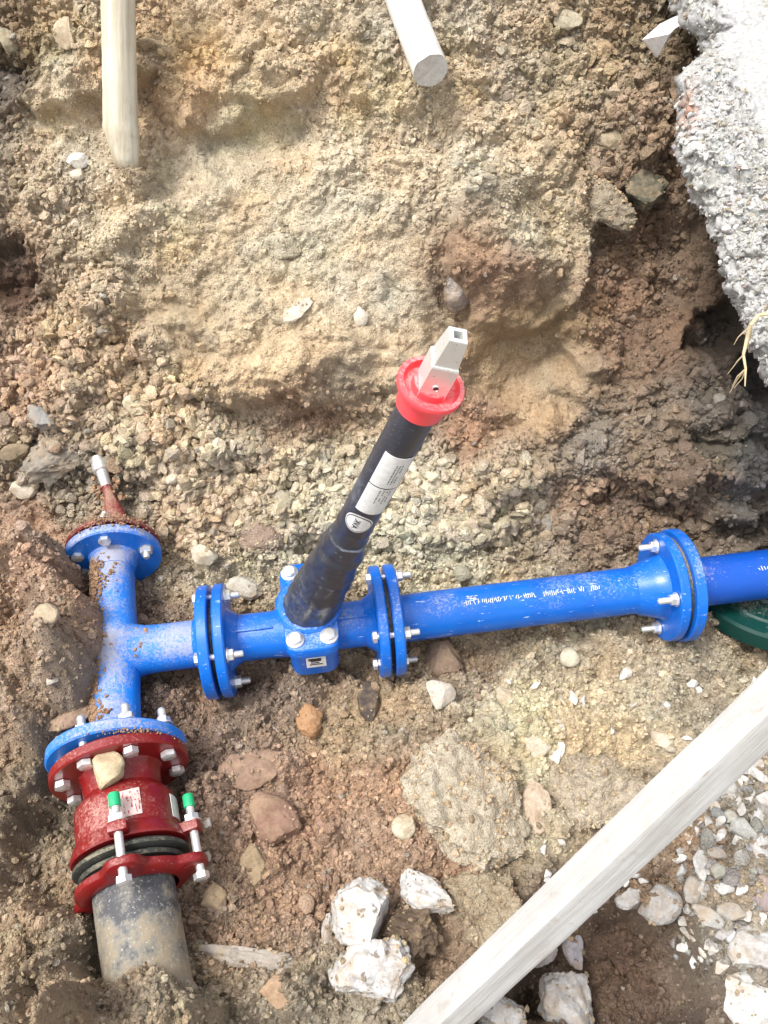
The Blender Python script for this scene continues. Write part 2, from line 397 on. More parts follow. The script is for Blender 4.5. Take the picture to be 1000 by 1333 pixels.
def brush(px, py, rx, ry, amp, ang=0, hard=0.0, lift=None):
    """a swelling or hollow; hard -> flat top with a steep edge"""
    u0, w0, Ji = jac(px, py, max(amp, 0) if lift is None else lift)
    du = GU + wx - u0; dv = GV + wy - w0
    a = Ji[0, 0] * du + Ji[0, 1] * dv; b = Ji[1, 0] * du + Ji[1, 1] * dv
    c, s = math.cos(R(ang)), math.sin(R(ang)); a, b = a * c + b * s, -a * s + b * c
    q = np.sqrt((a / rx) ** 2 + (b / ry) ** 2)
    if hard:
        t = np.clip((1 + hard * .5 - q) / hard, 0, 1); return amp * t * t * (3 - 2 * t)
    return amp * np.exp(-q * q)
H = fbm(GU * 2.2, GV * 2.2, 5, 4) * .03 + fbm(GU * 9, GV * 9, 6, 4) * .014
H = np.where(near, H, fbm(GU * .8, GV * .8, 9, 4) * .12)
HB = np.zeros_like(H)
BR = [ # the slope
    (400, 320, 300, 165, .045, 6, .22), (330, 430, 150, 70, .035, 12, .25), (470, 462, 130, 42, .030, -6, .25), (690, 270, 85, 135, .055, -20, .2), (640, 250, 60, 130, .02, 0, .4),
    (640, 440, 95, 80, -.04, 0, .5), (720, 510, 110, 75, -.020, 30, .5), (690, 560, 90, 26, .03, 35, .4), (596, 374, 26, 34, -.025, 0, .4), (560, 350, 60, 25, -.012, 20, 0),
    (330, 200, 75, 50, -.028, -30, .3), (110, 60, 120, 45, .045, 12, .3), (300, 70, 110, 60, .04, 25, .25), (500, 60, 90, 60, .02, -10, .3), (30, 115, 50, 35, -.04, 0, .5),
    (10, 345, 40, 38, -.06, 0, .6), (100, 260, 100, 70, .03, 0, .3), (200, 300, 60, 60, .015, 0, .4), (60, 470, 90, 60, .02, 0, .4), (130, 400, 60, 40, .02, 20, .3), (240, 470, 50, 30, -.02, 20, .4),
    (835, 340, 60, 120, -.035, 0, .6), (925, 425, 46, 34, -.085, 20, .5), (985, 485, 46, 34, -.085, 0, .5), (880, 330, 35, 60, -.03, 10, .6), (850, 120, 60, 60, .03, 0, .4),
    (945, 580, 85, 55, .075, -10, .3), (930, 520, 70, 24, .04, -15, .3), (835, 560, 55, 60, .04, 20, .3), (800, 470, 50, 40, .03, 0, .3), (860, 645, 80, 24, -.03, 10, .5), (985, 650, 40, 40, -.05, 0, .5), (760, 420, 45, 40, .025, 0, .3),
    (590, 640, 130, 60, .018, 20, .6), (350, 690, 90, 50, .02, 10, .5), (210, 560, 120, 60, .012, 0, .6), (440, 720, 40, 30, -.03, 0, .6), (130, 545, 60, 26, .02, 0, .4),
    # the floor
    (40, 800, 86, 115, .105, 4, .7), (50, 905, 72, 62, .095, 0, .7), (55, 700, 60, 42, .09, -15, .35), (98, 800, 36, 100, .115, 0, .9), (20, 1010, 38, 90, .075, 0, .6),
    (195, 1335, 85, 68, .185, 0, .5), (22, 1240, 62, 105, .11, 0, .8), (95, 1330, 60, 60, .15, 0, .4), (85, 1085, 28, 75, -.03, 0, .6),
    (240, 1050, 20, 60, -.02, 0, .7), (330, 1290, 90, 45, .03, 0, .8),
    (620, 1000, 150, 110, .03, 0, .8), (770, 900, 130, 70, .04, 0, .8), (900, 850, 90, 50, .02, 0, .7),
    (810, 1270, 120, 95, -.13, 0, .5), (660, 1300, 90, 60, -.09, 0, .6), (960, 1090, 70, 60, .03, 0, .8), (400, 880, 120, 25, -.025, 5, .8),
    (560, 1220, 30, 30, -.03, 0, .7), (985, 800, 85, 75, -.05, 0, .5), (955, 700, 90, 26, .05, 0, .6)]
for b_ in BR: HB += brush(*b_)
side = np.clip((np.abs(GU) - 1.02) / .7, 0, 1); side = side * side * (3 - 2 * side)
H = H + HB
# colour / texture control points: px, py, r, g, b (soil colour with crevice shade baked in), roughness of the clods, density of loose grains
CP_ = [(100, 20, 186, 160, 118, 1.0, .8), (30, 70, 120, 98, 70, 1.0, .6), (20, 115, 84, 72, 60, 1., .4), (300, 50, 202, 168, 120, .8, .5), (240, 130, 198, 160, 112, .9, .5), (420, 70, 196, 170, 128, .9, .7),
    (300, 200, 198, 178, 140, .5, .7), (450, 200, 205, 186, 150, .8, .9), (600, 60, 190, 170, 138, .9, .9), (600, 200, 204, 184, 148, .9, 1.), (740, 80, 168, 148, 112, 1., 1.), (820, 60, 130, 110, 80, 1., 1.),
    (850, 160, 138, 112, 84, 1.1, .9), (400, 330, 200, 184, 148, .55, .8), (480, 400, 200, 181, 146, .6, .8), (690, 300, 198, 180, 142, .8, .9), (640, 350, 140, 108, 80, .8, .5), (330, 400, 196, 172, 130, .7, .6), (240, 440, 172, 145, 102, .6, .5), (390, 480, 200, 176, 130, .5, .5), (400, 515, 150, 112, 80, 1.0, .6),
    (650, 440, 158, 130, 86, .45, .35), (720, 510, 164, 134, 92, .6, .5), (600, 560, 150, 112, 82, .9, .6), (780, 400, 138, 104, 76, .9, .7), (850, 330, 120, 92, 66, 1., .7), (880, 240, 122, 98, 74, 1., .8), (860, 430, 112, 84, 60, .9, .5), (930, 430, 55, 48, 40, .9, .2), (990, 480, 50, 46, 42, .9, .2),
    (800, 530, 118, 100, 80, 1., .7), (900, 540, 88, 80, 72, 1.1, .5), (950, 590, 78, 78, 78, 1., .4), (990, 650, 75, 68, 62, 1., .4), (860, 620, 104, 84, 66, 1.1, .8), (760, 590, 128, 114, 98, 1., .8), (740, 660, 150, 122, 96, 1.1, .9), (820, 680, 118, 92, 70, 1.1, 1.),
    (650, 640, 190, 170, 134, 1.2, 1.1), (520, 640, 206, 190, 154, 1.2, 1.2), (560, 720, 198, 180, 146, 1.3, 1.2), (420, 600, 206, 190, 152, 1.2, 1.1), (300, 600, 204, 182, 144, 1.3, 1.1), (300, 700, 190, 164, 130, 1.3, 1.), (230, 520, 200, 174, 134, 1.2, 1.),
    (150, 450, 194, 164, 124, 1.1, 1.), (50, 480, 178, 142, 108, 1.1, 1.), (15, 345, 82, 58, 42, 1., .3), (70, 280, 188, 164, 128, 1., 1.), (110, 180, 198, 176, 138, .7, .8), (170, 330, 200, 180, 142, .8, 1.),
    (60, 560, 158, 138, 112, 1.2, .8), (100, 620, 142, 130, 110, 1.2, .6), (60, 700, 158, 118, 88, .7, .5), (50, 780, 152, 116, 90, 1.1, 1.), (60, 860, 154, 120, 94, 1.1, 1.1), (110, 800, 160, 120, 95, 1., 1.1), (30, 960, 142, 112, 86, 1.1, 1.),
    (60, 1060, 112, 94, 74, 1.1, .6), (40, 1160, 136, 110, 84, 1.1, .8), (20, 1230, 150, 120, 88, .7, .6), (60, 1300, 134, 110, 84, 1.1, .8), (190, 1310, 138, 110, 82, .9, 1.), (280, 900, 130, 98, 76, 1.1, 1.), (350, 900, 136, 104, 80, 1.1, 1.), (240, 960, 128, 96, 74, 1.1, 1.2),
    (300, 1050, 138, 100, 76, 1.1, 1.3), (400, 1060, 152, 110, 82, 1., 1.3), (500, 1060, 160, 120, 90, .9, 1.2), (470, 960, 154, 126, 92, .8, 1.), (400, 1160, 150, 112, 84, 1., 1.3), (300, 1180, 142, 108, 82, 1., 1.2), (300, 1310, 146, 120, 90, 1.1, 1.2), (420, 1290, 142, 118, 90, 1.1, 1.1),
    (600, 880, 150, 122, 94, 1., 1.1), (700, 880, 180, 155, 120, 1., 1.2), (660, 960, 198, 174, 132, .8, .8), (780, 950, 194, 168, 128, .9, .8), (850, 880, 176, 152, 120, 1.1, 1.2), (900, 830, 150, 128, 102, 1.1, 1.1), (960, 880, 150, 130, 104, 1.1, 1.), (700, 1080, 186, 158, 118, .9, .8), (570, 1120, 160, 118, 88, 1., 1.),
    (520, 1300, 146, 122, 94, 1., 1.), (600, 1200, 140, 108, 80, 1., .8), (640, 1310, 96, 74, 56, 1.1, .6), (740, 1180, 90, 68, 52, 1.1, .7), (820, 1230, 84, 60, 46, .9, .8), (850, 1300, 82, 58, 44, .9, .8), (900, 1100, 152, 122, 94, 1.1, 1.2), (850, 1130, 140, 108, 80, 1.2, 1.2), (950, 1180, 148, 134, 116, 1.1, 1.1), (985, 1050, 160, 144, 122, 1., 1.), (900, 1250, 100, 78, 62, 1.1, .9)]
cu = []; 
for c_ in CP_: cu.append(base_hit(c_[0], c_[1]))
W = np.zeros_like(GU); F5 = [np.zeros_like(GU) for _ in range(5)]
gu = GU + wx * 1.2 + fbm(GU * 16, GV * 16, 77, 3) * .02; gv = GV + wy * 1.2 + fbm(GU * 16, GV * 16, 87, 3) * .02
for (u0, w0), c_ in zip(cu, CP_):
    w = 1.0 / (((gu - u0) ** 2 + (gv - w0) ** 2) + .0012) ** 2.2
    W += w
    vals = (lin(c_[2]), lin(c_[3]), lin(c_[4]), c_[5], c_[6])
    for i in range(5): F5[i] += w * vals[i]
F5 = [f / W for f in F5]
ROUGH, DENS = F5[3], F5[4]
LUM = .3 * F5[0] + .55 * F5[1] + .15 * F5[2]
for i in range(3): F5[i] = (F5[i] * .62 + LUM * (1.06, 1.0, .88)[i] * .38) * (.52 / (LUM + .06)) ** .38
kx = GU + wx * .5; ky = GV + wy * .5
cl = clods(kx / .115, ky / .095, 151, .5) * .030 + clods(kx / .050, ky / .046, 101, .55) * .026 + clods(kx / .024, ky / .022, 201, .8) * .0125 + clods(kx / .0115, ky / .0105, 301) * .0062 + clods(kx / .0062, ky / .0062, 401) * .0028
cl = cl + facets(kx / .034, ky / .03, 161) * .008 + facets(kx / .015, ky / .014, 171) * .0045
H = H + np.where(near, cl * np.where(BY > 1.0, .9 * ROUGH ** 1.3, ROUGH), 0) + np.where(near, fbm(GU * 60, GV * 60, 61, 3) * .0025, 0)
PX = GU; PY = BY + NY * H; PZ = BZ + NZ * H
PZ = PZ + side * np.clip(.95 - BZ, 0, 1) * .45 * (1 + .3 * fbm(GU * 3, GV * 3, 8, 3))
# lower ends blend away from the camera's feet
tone = 1 + .16 * fbm(GU * 30, GV * 30, 71, 4) + .10 * fbm(GU * 110, GV * 110, 72, 3)
warm = fbm(GU * 12, GV * 12, 73, 4)
och = np.clip(fbm(GU * 8, GV * 8, 74, 3) - .25, 0, 1) * .6
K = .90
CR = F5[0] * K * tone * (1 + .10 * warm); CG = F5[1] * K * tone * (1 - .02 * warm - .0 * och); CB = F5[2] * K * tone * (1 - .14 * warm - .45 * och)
fl_ = np.clip((1.1 - BY) / .15, 0, 1); CR = CR * (1 + .02 * fl_); CG = CG * (1 + .09 * fl_); CB = CB * (1 + .10 * fl_)
dist = np.sqrt(PX ** 2 + (PY * CP - (PZ - CAMZ) * SP) ** 2)
DEP = PY * CP - (PZ - CAMZ) * SP
SX = 500 + FPX * PX / np.maximum(DEP, .05); SY = 666.5 - FPX * (PY * SP + (PZ - CAMZ) * CP) / np.maximum(DEP, .05)
SX[DEP < .1] = -9999
SXf, SYf, DEPf = SX.ravel(), SY.ravel(), DEP.ravel()
Pf = np.stack([PX.ravel(), PY.ravel(), PZ.ravel()], 1)
# surface normals of the relief
du_ = np.stack([np.gradient(PX, axis=1), np.gradient(PY, axis=1), np.gradient(PZ, axis=1)], -1)
dv_ = np.stack([np.gradient(PX, axis=0), np.gradient(PY, axis=0), np.gradient(PZ, axis=0)], -1)
NN = np.cross(du_, dv_); NN /= np.maximum(np.linalg.norm(NN, axis=-1, keepdims=True), 1e-12)
NNf = NN.reshape(-1, 3)
def hit(px, py, tol=3.0):
    """where the line of sight meets the built ground"""
    d2 = (SXf - px) ** 2 + (SYf - py) ** 2
    idx = np.nonzero(d2 < tol * tol)[0]
    if len(idx) == 0: idx = np.array([np.argmin(d2)])
    i = idx[np.argmin(DEPf[idx])]
    return Vector(Pf[i]), i
def sheet(name, r0, r1, label):
    nr = r1 - r0; nc = GU.shape[1]
    P = np.stack([PX[r0:r1], PY[r0:r1], PZ[r0:r1]], -1).reshape(-1, 3)
    idx = np.arange(nr * nc).reshape(nr, nc)
    q = np.stack([idx[:-1, :-1], idx[:-1, 1:], idx[1:, 1:], idx[1:, :-1]], -1).reshape(-1, 4)
    me = bpy.data.meshes.new(name); me.vertices.add(len(P)); me.vertices.foreach_set('co', P.astype(np.float32).ravel())
    me.loops.add(len(q) * 4); me.loops.foreach_set('vertex_index', q.astype(np.int32).ravel())
    me.polygons.add(len(q)); me.polygons.foreach_set('loop_start', (np.arange(len(q)) * 4).astype(np.int32))
    me.update(calc_edges=True); me.shade_smooth()
    ca = me.color_attributes.new('col', 'FLOAT_COLOR', 'POINT')
    C4 = np.stack([CR[r0:r1], CG[r0:r1], CB[r0:r1], np.ones_like(CR[r0:r1])], -1).reshape(-1, 4)
    ca.data.foreach_set('color', C4.astype(np.float32).ravel())
    me.materials.append(M_soil)
    o = bpy.data.objects.new(name, me); COL.objects.link(o); o['kind'] = 'structure'; o['label'] = label
    return o
split = int(np.searchsorted(vs_, V(1.0)))
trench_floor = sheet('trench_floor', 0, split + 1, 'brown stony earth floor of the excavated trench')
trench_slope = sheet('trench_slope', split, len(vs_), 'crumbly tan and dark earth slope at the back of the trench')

# ------------------------------------------------------------------ rocks
def rock_mesh(name, mat, seed, sub=3, planes=9, cut=(.55, .9), rough=.06, boxy=False, smooth=26, freq=2.2):
    rr = random.Random(seed); bm = bmesh.new(); bmesh.ops.create_icosphere(bm, subdivisions=sub, radius=1.0)
    pl = []
    for _ in range(planes):
        n = Vector((rr.gauss(0, 1), rr.gauss(0, 1), rr.gauss(0, 1))).normalized(); pl.append((n, rr.uniform(*cut)))
    off = Vector((rr.uniform(0, 50), rr.uniform(0, 50), rr.uniform(0, 50)))
    for v in bm.verts:
        p = v.co.copy()
        for n, d in pl:
            t = p.dot(n) - d
            if t > 0: p -= n * t * .96
        nz = mnoise.fractal(p * freq + off, 1.0, 2.0, 4)
        p *= 1 + rough * nz * 1.6
        v.co = p
    mx = [max(abs(v.co[i]) for v in bm.verts) for i in range(3)]
    for v in bm.verts: v.co = Vector([v.co[i] / mx[i] for i in range(3)])
    me = bpy.data.meshes.new(name); bm.to_mesh(me); bm.free(); me.materials.append(mat)
    me.shade_smooth(); me.set_sharp_from_angle(angle=R(smooth)); return me
CAMV = Vector((0, 0, CAMZ))
def place_rock(o, px, py, w, h, ang=0, thick=.6, sink=.15, lift=0.0):
    p, i = hit(px, py); d = DEPf[i]; n = Vector(NNf[i])
    tocam = (CAMV - p).normalized()
    bn = Vector((0, float(NY.ravel()[i]), float(NZ.ravel()[i])))
    Z = (bn * .55 + tocam * .45).normalized()
    right = Vector((1, 0, 0)); Y = Z.cross(right).normalized(); X = Y.cross(Z)
    a = R(ang); X2 = X * math.cos(a) + Y * math.sin(a); Y2 = -X * math.sin(a) + Y * math.cos(a)
    sx = w * d / FPX / 2; sy = h * d / FPX / 2 / max(.75, Z.dot(tocam)); sz = thick * min(sx, sy)
    c = p + Z * (sz * (1 - 2 * sink) * .6) + Z * lift
    M = Matrix(((X2.x, Y2.x, Z.x, c.x), (X2.y, Y2.y, Z.y, c.y), (X2.z, Y2.z, Z.z, c.z), (0, 0, 0, 1)))
    o.matrix_world = M @ Matrix.Diagonal((sx, sy, sz, 1))
    return o
# px, py, w, h, angle, (r,g,b), name, label, thick, sink, facets(planes), rough, material
ST = [
 (352, 1064, 74, 52, -28, (160, 112, 84), 'flat_stone', 'smooth flat reddish brown oval stone below the brown slab on the trench floor', .5, .2, 5, .04, 0),
 (328, 1000, 80, 46, 22, (172, 128, 98), 'flat_stone', 'reddish brown flat slab stone with pale lower edge, above the oval brown stone', .5, .25, 9, .05, 0),
 (400, 939, 36, 42, 10, (196, 132, 72), 'pebble', 'orange brown knobbly pebble below the blue gate valve', .8, .2, 6, .08, 0),
 (482, 915, 30, 50, 5, (84, 70, 60), 'stone', 'dark brown stone standing below the middle flange joint', .7, .2, 8, .06, 0),
 (576, 902, 34, 38, 25, (200, 188, 168), 'stone', 'pale grey angular diamond shaped stone below the blue pipe', .5, .1, 8, .04, 0),
 (524, 1075, 29, 29, 0, (214, 200, 160), 'pebble', 'round cream pebble alone on the reddish floor', .7, .15, 4, .03, 0),
 (474, 1196, 80, 80, 10, (245, 243, 236), 'white_rock', 'white chalky block with brown specks, upper left of the white rubble', .7, .1, 9, .06, 1),
 (486, 1262, 96, 80, 35, (245, 243, 238), 'white_rock', 'spotted white rock with pointed tip, lowest of the white rubble', .6, .1, 9, .09, 1),
 (556, 1167, 76, 44, -35, (243, 240, 232), 'white_rock', 'long white rock leaning on the dark rough stone', .7, .1, 8, .08, 1),
 (448, 1265, 40, 40, 10, (238, 234, 226), 'white_rock', 'small white wedge left under the spotted white rock', .6, .2, 8, .06, 1),
 (428, 1208, 14, 44, 0, (226, 222, 214), 'white_rock', 'thin upright white sliver left of the chalky block', .8, .2, 8, .06, 1),
 (537, 1202, 80, 74, -15, (104, 80, 58), 'rough_rock', 'dark brown rough rock wedged between the white rocks', .9, .1, 10, .14, 0),
 (608, 1046, 132, 156, 25, (212, 194, 158), 'boulder', 'big tan boulder with cracked lower edge in the middle of the floor', .5, .3, 10, .09, 2),
 (775, 1040, 130, 120, -10, (208, 186, 150), 'boulder', 'broad tan boulder half under the timber beam', .5, .3, 10, .09, 2),
 (632, 1188, 106, 96, -10, (188, 164, 122), 'boulder', 'rounded tan boulder in the lower middle, left of the beam', .6, .2, 10, .09, 2),
 (640, 1092, 70, 40, -35, (198, 188, 172), 'stone', 'pale grey stone edge under the big tan boulder', .5, .25, 8, .05, 0),
 (315, 1246, 136, 26, -6, (178, 164, 146), 'long_stone', 'long low grey stone lying across the floor beside the muddy pipe', .8, .25, 8, .07, 0),
 (358, 1294, 44, 36, 10, (198, 150, 104), 'pebble', 'orange tan rounded pebble below the long grey stone', .8, .2, 5, .05, 0),
 (276, 1172, 42, 40, 20, (182, 150, 104), 'stone', 'yellowish brown stone right of the muddy pipe', .7, .3, 8, .08, 0),
 (335, 1124, 38, 44, -20, (166, 136, 92), 'stone', 'olive brown stone below the oval brown stone', .6, .3, 8, .06, 0),
 (268, 1116, 16, 18, 0, (216, 196, 166), 'pebble', 'small pinkish white pebble touching the right lug of the red coupling', .8, .1, 5, .04, 0),
 (272, 1070, 13, 13, 0, (205, 192, 178), 'pebble', 'tiny pale pebble right of the green bolt cap', .8, .1, 5, .04, 0),
 (578, 858, 50, 46, 0, (150, 116, 88), 'stone', 'brown stone tucked right under the blue flanged pipe', .8, .2, 9, .08, 0),
 (740, 855, 24, 24, 0, (212, 198, 160), 'pebble', 'round cream pebble below the right part of the blue pipe', .7, .15, 5, .05, 0),
 (812, 880, 18, 16, 20, (222, 214, 200), 'pebble', 'small whitish chip on the bright floor near the green lid', .6, .15, 7, .05, 0),
 (652, 906, 26, 20, -30, (198, 178, 140), 'stone', 'small tan chip just below the middle of the long blue pipe', .6, .15, 7, .05, 0),
 (700, 972, 36, 30, -20, (216, 200, 168), 'stone', 'cream flaky stone above the pinkish stones on the boulder', .6, .2, 9, .07, 0),
 (726, 985, 18, 34, -25, (240, 232, 214), 'stone_chip', 'bright white elongated chip above the boulder', .6, .15, 9, .06, 0),
 (733, 1032, 18, 24, 0, (240, 232, 212), 'stone_chip', 'bright cream rounded chip on the boulder top', .7, .15, 7, .05, 0),
 (696, 1052, 36, 64, -8, (206, 176, 142), 'stone', 'pinkish upright flaky stone right of the big boulder', .5, .2, 9, .07, 0),
 (860, 960, 34, 20, -40, (205, 192, 165), 'stone', 'pale slanted stone just above the beam, right of the boulders', .6, .2, 8, .06, 0),
 (858, 1178, 56, 44, 12, (226, 220, 210), 'white_stone', 'squarish pale grey stone on the edge of the dark pit', .5, .1, 8, .04, 0),
 (902, 1162, 24, 38, -8, (224, 220, 206), 'white_stone', 'upright pale stone right of the squarish pale stone', .6, .1, 8, .05, 0),
 (816, 1174, 34, 26, 10, (232, 226, 216), 'white_stone', 'small white crumbly lump left of the squarish pale stone', .7, .1, 10, .1, 0),
 (918, 1192, 42, 22, -28, (212, 210, 198), 'white_stone', 'flat pale slab sloping under the upright pale stone', .5, .2, 8, .05, 0),
 (951, 1186, 34, 22, -5, (202, 196, 182), 'white_stone', 'flat greyish slab beside the purple stone', .5, .2, 8, .05, 0),
 (968, 1080, 34, 26, -30, (224, 222, 208), 'white_stone', 'pale oval flat stone near the right edge below the beam', .5, .1, 7, .05, 0),
 (940, 1028, 32, 28, 15, (226, 224, 214), 'white_stone', 'pale angular stone right under the beam at right', .5, .1, 9, .05, 0),
 (948, 1062, 20, 16, 10, (228, 224, 200), 'white_stone', 'small cream wedge under the pale angular stone', .6, .1, 8, .05, 0),
 (934, 1138, 18, 18, 10, (206, 204, 178), 'white_stone', 'small greenish white cube stone in the brown rubble', .6, .1, 8, .05, 0),
 (936, 1112, 24, 16, -20, (200, 194, 184), 'white_stone', 'small grey flat chip above the greenish cube stone', .5, .15, 8, .05, 0),
 (942, 1215, 28, 24, 15, (214, 208, 206), 'white_stone', 'lilac tinged white stone beside the two large white slabs', .6, .1, 9, .05, 0),
 (985, 1242, 68, 62, 20, (232, 230, 224), 'white_slab', 'large white stone slab at the right edge, upper of the two', .4, .1, 9, .05, 0),
 (980, 1305, 70, 70, 5, (236, 238, 232), 'white_slab', 'large white stone slab at the right edge, lower of the two', .4, .1, 9, .05, 0),
 (992, 1106, 26, 90, -10, (204, 202, 198), 'long_stone', 'long upright grey white stone at the right edge', .7, .15, 8, .05, 0),
 (992, 1165, 36, 44, 0, (170, 146, 142), 'stone', 'purplish grey rounded stone at the right edge', .7, .15, 7, .06, 0),
 (744, 1306, 78, 92, -8, (216, 212, 206), 'pointed_rock', 'big pointed grey white rock at the bottom right of the beam', .9, .05, 12, .08, 0),
 (650, 1322, 60, 46, 5, (218, 216, 210), 'white_rock', 'pale rock at the bottom edge, left of the pointed rock', .7, .05, 11, .08, 0),
 (706, 1240, 38, 28, 20, (214, 208, 214), 'white_stone', 'lilac white stone in the shade beneath the beam, left one of the two', .6, .1, 8, .07, 0),
 (745, 1235, 26, 44, 10, (212, 204, 214), 'white_stone', 'lilac white upright stone beneath the beam, right one of the two', .6, .1, 8, .07, 0),
 (782, 1112, 52, 26, 18, (216, 214, 206), 'white_stone', 'pale slab peeping out under the beam, highest of the row', .5, .1, 8, .05, 0),
 (915, 1240, 9, 14, 35, (236, 230, 216), 'stone_chip', 'tiny white chip on the dark pit earth', .6, .1, 6, .05, 0),
 (72, 598, 84, 54, 12, (146, 136, 118), 'grey_rock', 'layered grey rock half buried above the brown flat clod at left', .55, .3, 12, .12, 0),
 (66, 543, 44, 44, 0, (150, 148, 140), 'grey_rock', 'small bluish grey rock on the slope above the layered grey rock', .6, .3, 12, .13, 0),
 (30, 638, 34, 24, 15, (206, 190, 160), 'stone', 'cream smooth stone left of the red stem', .6, .2, 6, .05, 0),
 (60, 800, 32, 28, 0, (200, 172, 128), 'stone', 'round tan stone in the earth left of the tee', .7, .2, 6, .05, 0),
 (92, 938, 58, 32, 38, (176, 134, 102), 'stone', 'brown slanted stone above the left side of the large blue flange', .6, .2, 9, .07, 0),
 (14, 1250, 44, 90, 0, (176, 142, 100), 'boulder', 'rounded tan boulder at the lower left edge', .7, .3, 9, .07, 2),
 (68, 886, 16, 13, 0, (200, 190, 168), 'pebble', 'small whitish pebble in the brown earth left of the tee', .7, .15, 6, .05, 0),
 (101, 210, 26, 18, 10, (240, 234, 218), 'stone_chip', 'white chip just left of the pointed end of the left stake', .7, .15, 8, .06, 0),
 (104, 228, 18, 15, 0, (216, 200, 168), 'stone_chip', 'cream chip directly under the white chip beside the stake', .7, .15, 8, .06, 0),
 (370, 318, 48, 30, 0, (212, 196, 156), 'clod', 'flat smooth cream clod pressed on the pale slope', .4, .3, 6, .05, 2),
 (386, 405, 42, 18, 32, (226, 212, 186), 'stone_chip', 'long whitish sliver of stone on the pale slope', .6, .2, 8, .06, 0),
 (472, 410, 18, 26, -10, (224, 212, 186), 'stone_chip', 'small upright whitish stone right of the long sliver', .6, .2, 8, .06, 0),
 (775, 262, 100, 50, -32, (186, 166, 130), 'slab_stone', 'tan slab jutting from the slope with a pinkish underside', .7, .1, 10, .09, 2),
 (835, 252, 58, 48, -20, (96, 96, 74), 'rock', 'dark greenish rock beside the jutting tan slab', .8, .15, 12, .13, 0),
 (796, 182, 30, 24, 0, (184, 168, 128), 'stone', 'tan rounded stone above the jutting slab', .6, .2, 8, .06, 0),
 (740, 26, 36, 24, 5, (196, 180, 140), 'stone', 'tan flat stone near the top between the white stick and the concrete', .5, .2, 8, .06, 0),
 (174, 527, 30, 22, -25, (216, 202, 152), 'stone', 'yellowish cream stone on the slope above the red stem', .7, .2, 7, .05, 0),
 (596, 376, 36, 56, -12, (104, 80, 62), 'wet_stone', 'smooth wet brown stone glistening in the slope above the square head', .5, .25, 3, .03, 3),
 (712, 682, 48, 28, 8, (150, 144, 128), 'grey_rock', 'grey rough lump on the slope above the right part of the blue pipe', .6, .2, 12, .12, 0),
 (266, 722, 34, 30, -20, (196, 184, 152), 'stone', 'pale grey faceted stone between the top flange and the left joint', .7, .15, 9, .05, 0),
 (320, 768, 48, 30, 6, (196, 188, 166), 'stone', 'pale blocky stone directly left of the bonnet plate', .7, .1, 9, .06, 0),
 (338, 696, 60, 40, 0, (186, 152, 122), 'clod', 'pinkish brown lump on the slope above the bonnet plate', .6, .25, 9, .1, 2),
 (88, 44, 28, 34, -15, (206, 180, 136), 'stone', 'tan stone left of the left stake near the top edge', .5, .2, 7, .05, 0),
 (8, 50, 26, 32, 0, (170, 158, 120), 'stone', 'pale greenish stone at the top left edge', .7, .2, 9, .08, 0),
 (20, 590, 40, 20, 5, (150, 126, 88), 'stone', 'ochre brown flat stone at the left edge above the cream stone', .6, .2, 8, .07, 0),
 (230, 1100, 1, 1, 0, (1, 1, 1), 'x', 'x', 1, 1, 1, 1, 9),
]
def wetmat():
    m = stone_material('wet_stone', rough=.12); m.node_tree.nodes['Principled BSDF'].inputs['Specular IOR Level'].default_value = .8; return m
M_wet = wetmat()
M_earthy = soil_material('earthy_boulder', 'object')
MATS = {0: M_stone, 1: M_white, 2: M_earthy, 3: M_wet}
CATS = {'pebble': 'pebble', 'clod': 'clod', 'boulder': 'boulder', 'stone_chip': 'stone chip', 'white_rock': 'rock', 'rough_rock': 'rock', 'grey_rock': 'rock', 'rock': 'rock', 'pointed_rock': 'rock'}
rock_spots = []; CRUMB = []; rng = np.random.default_rng(21)
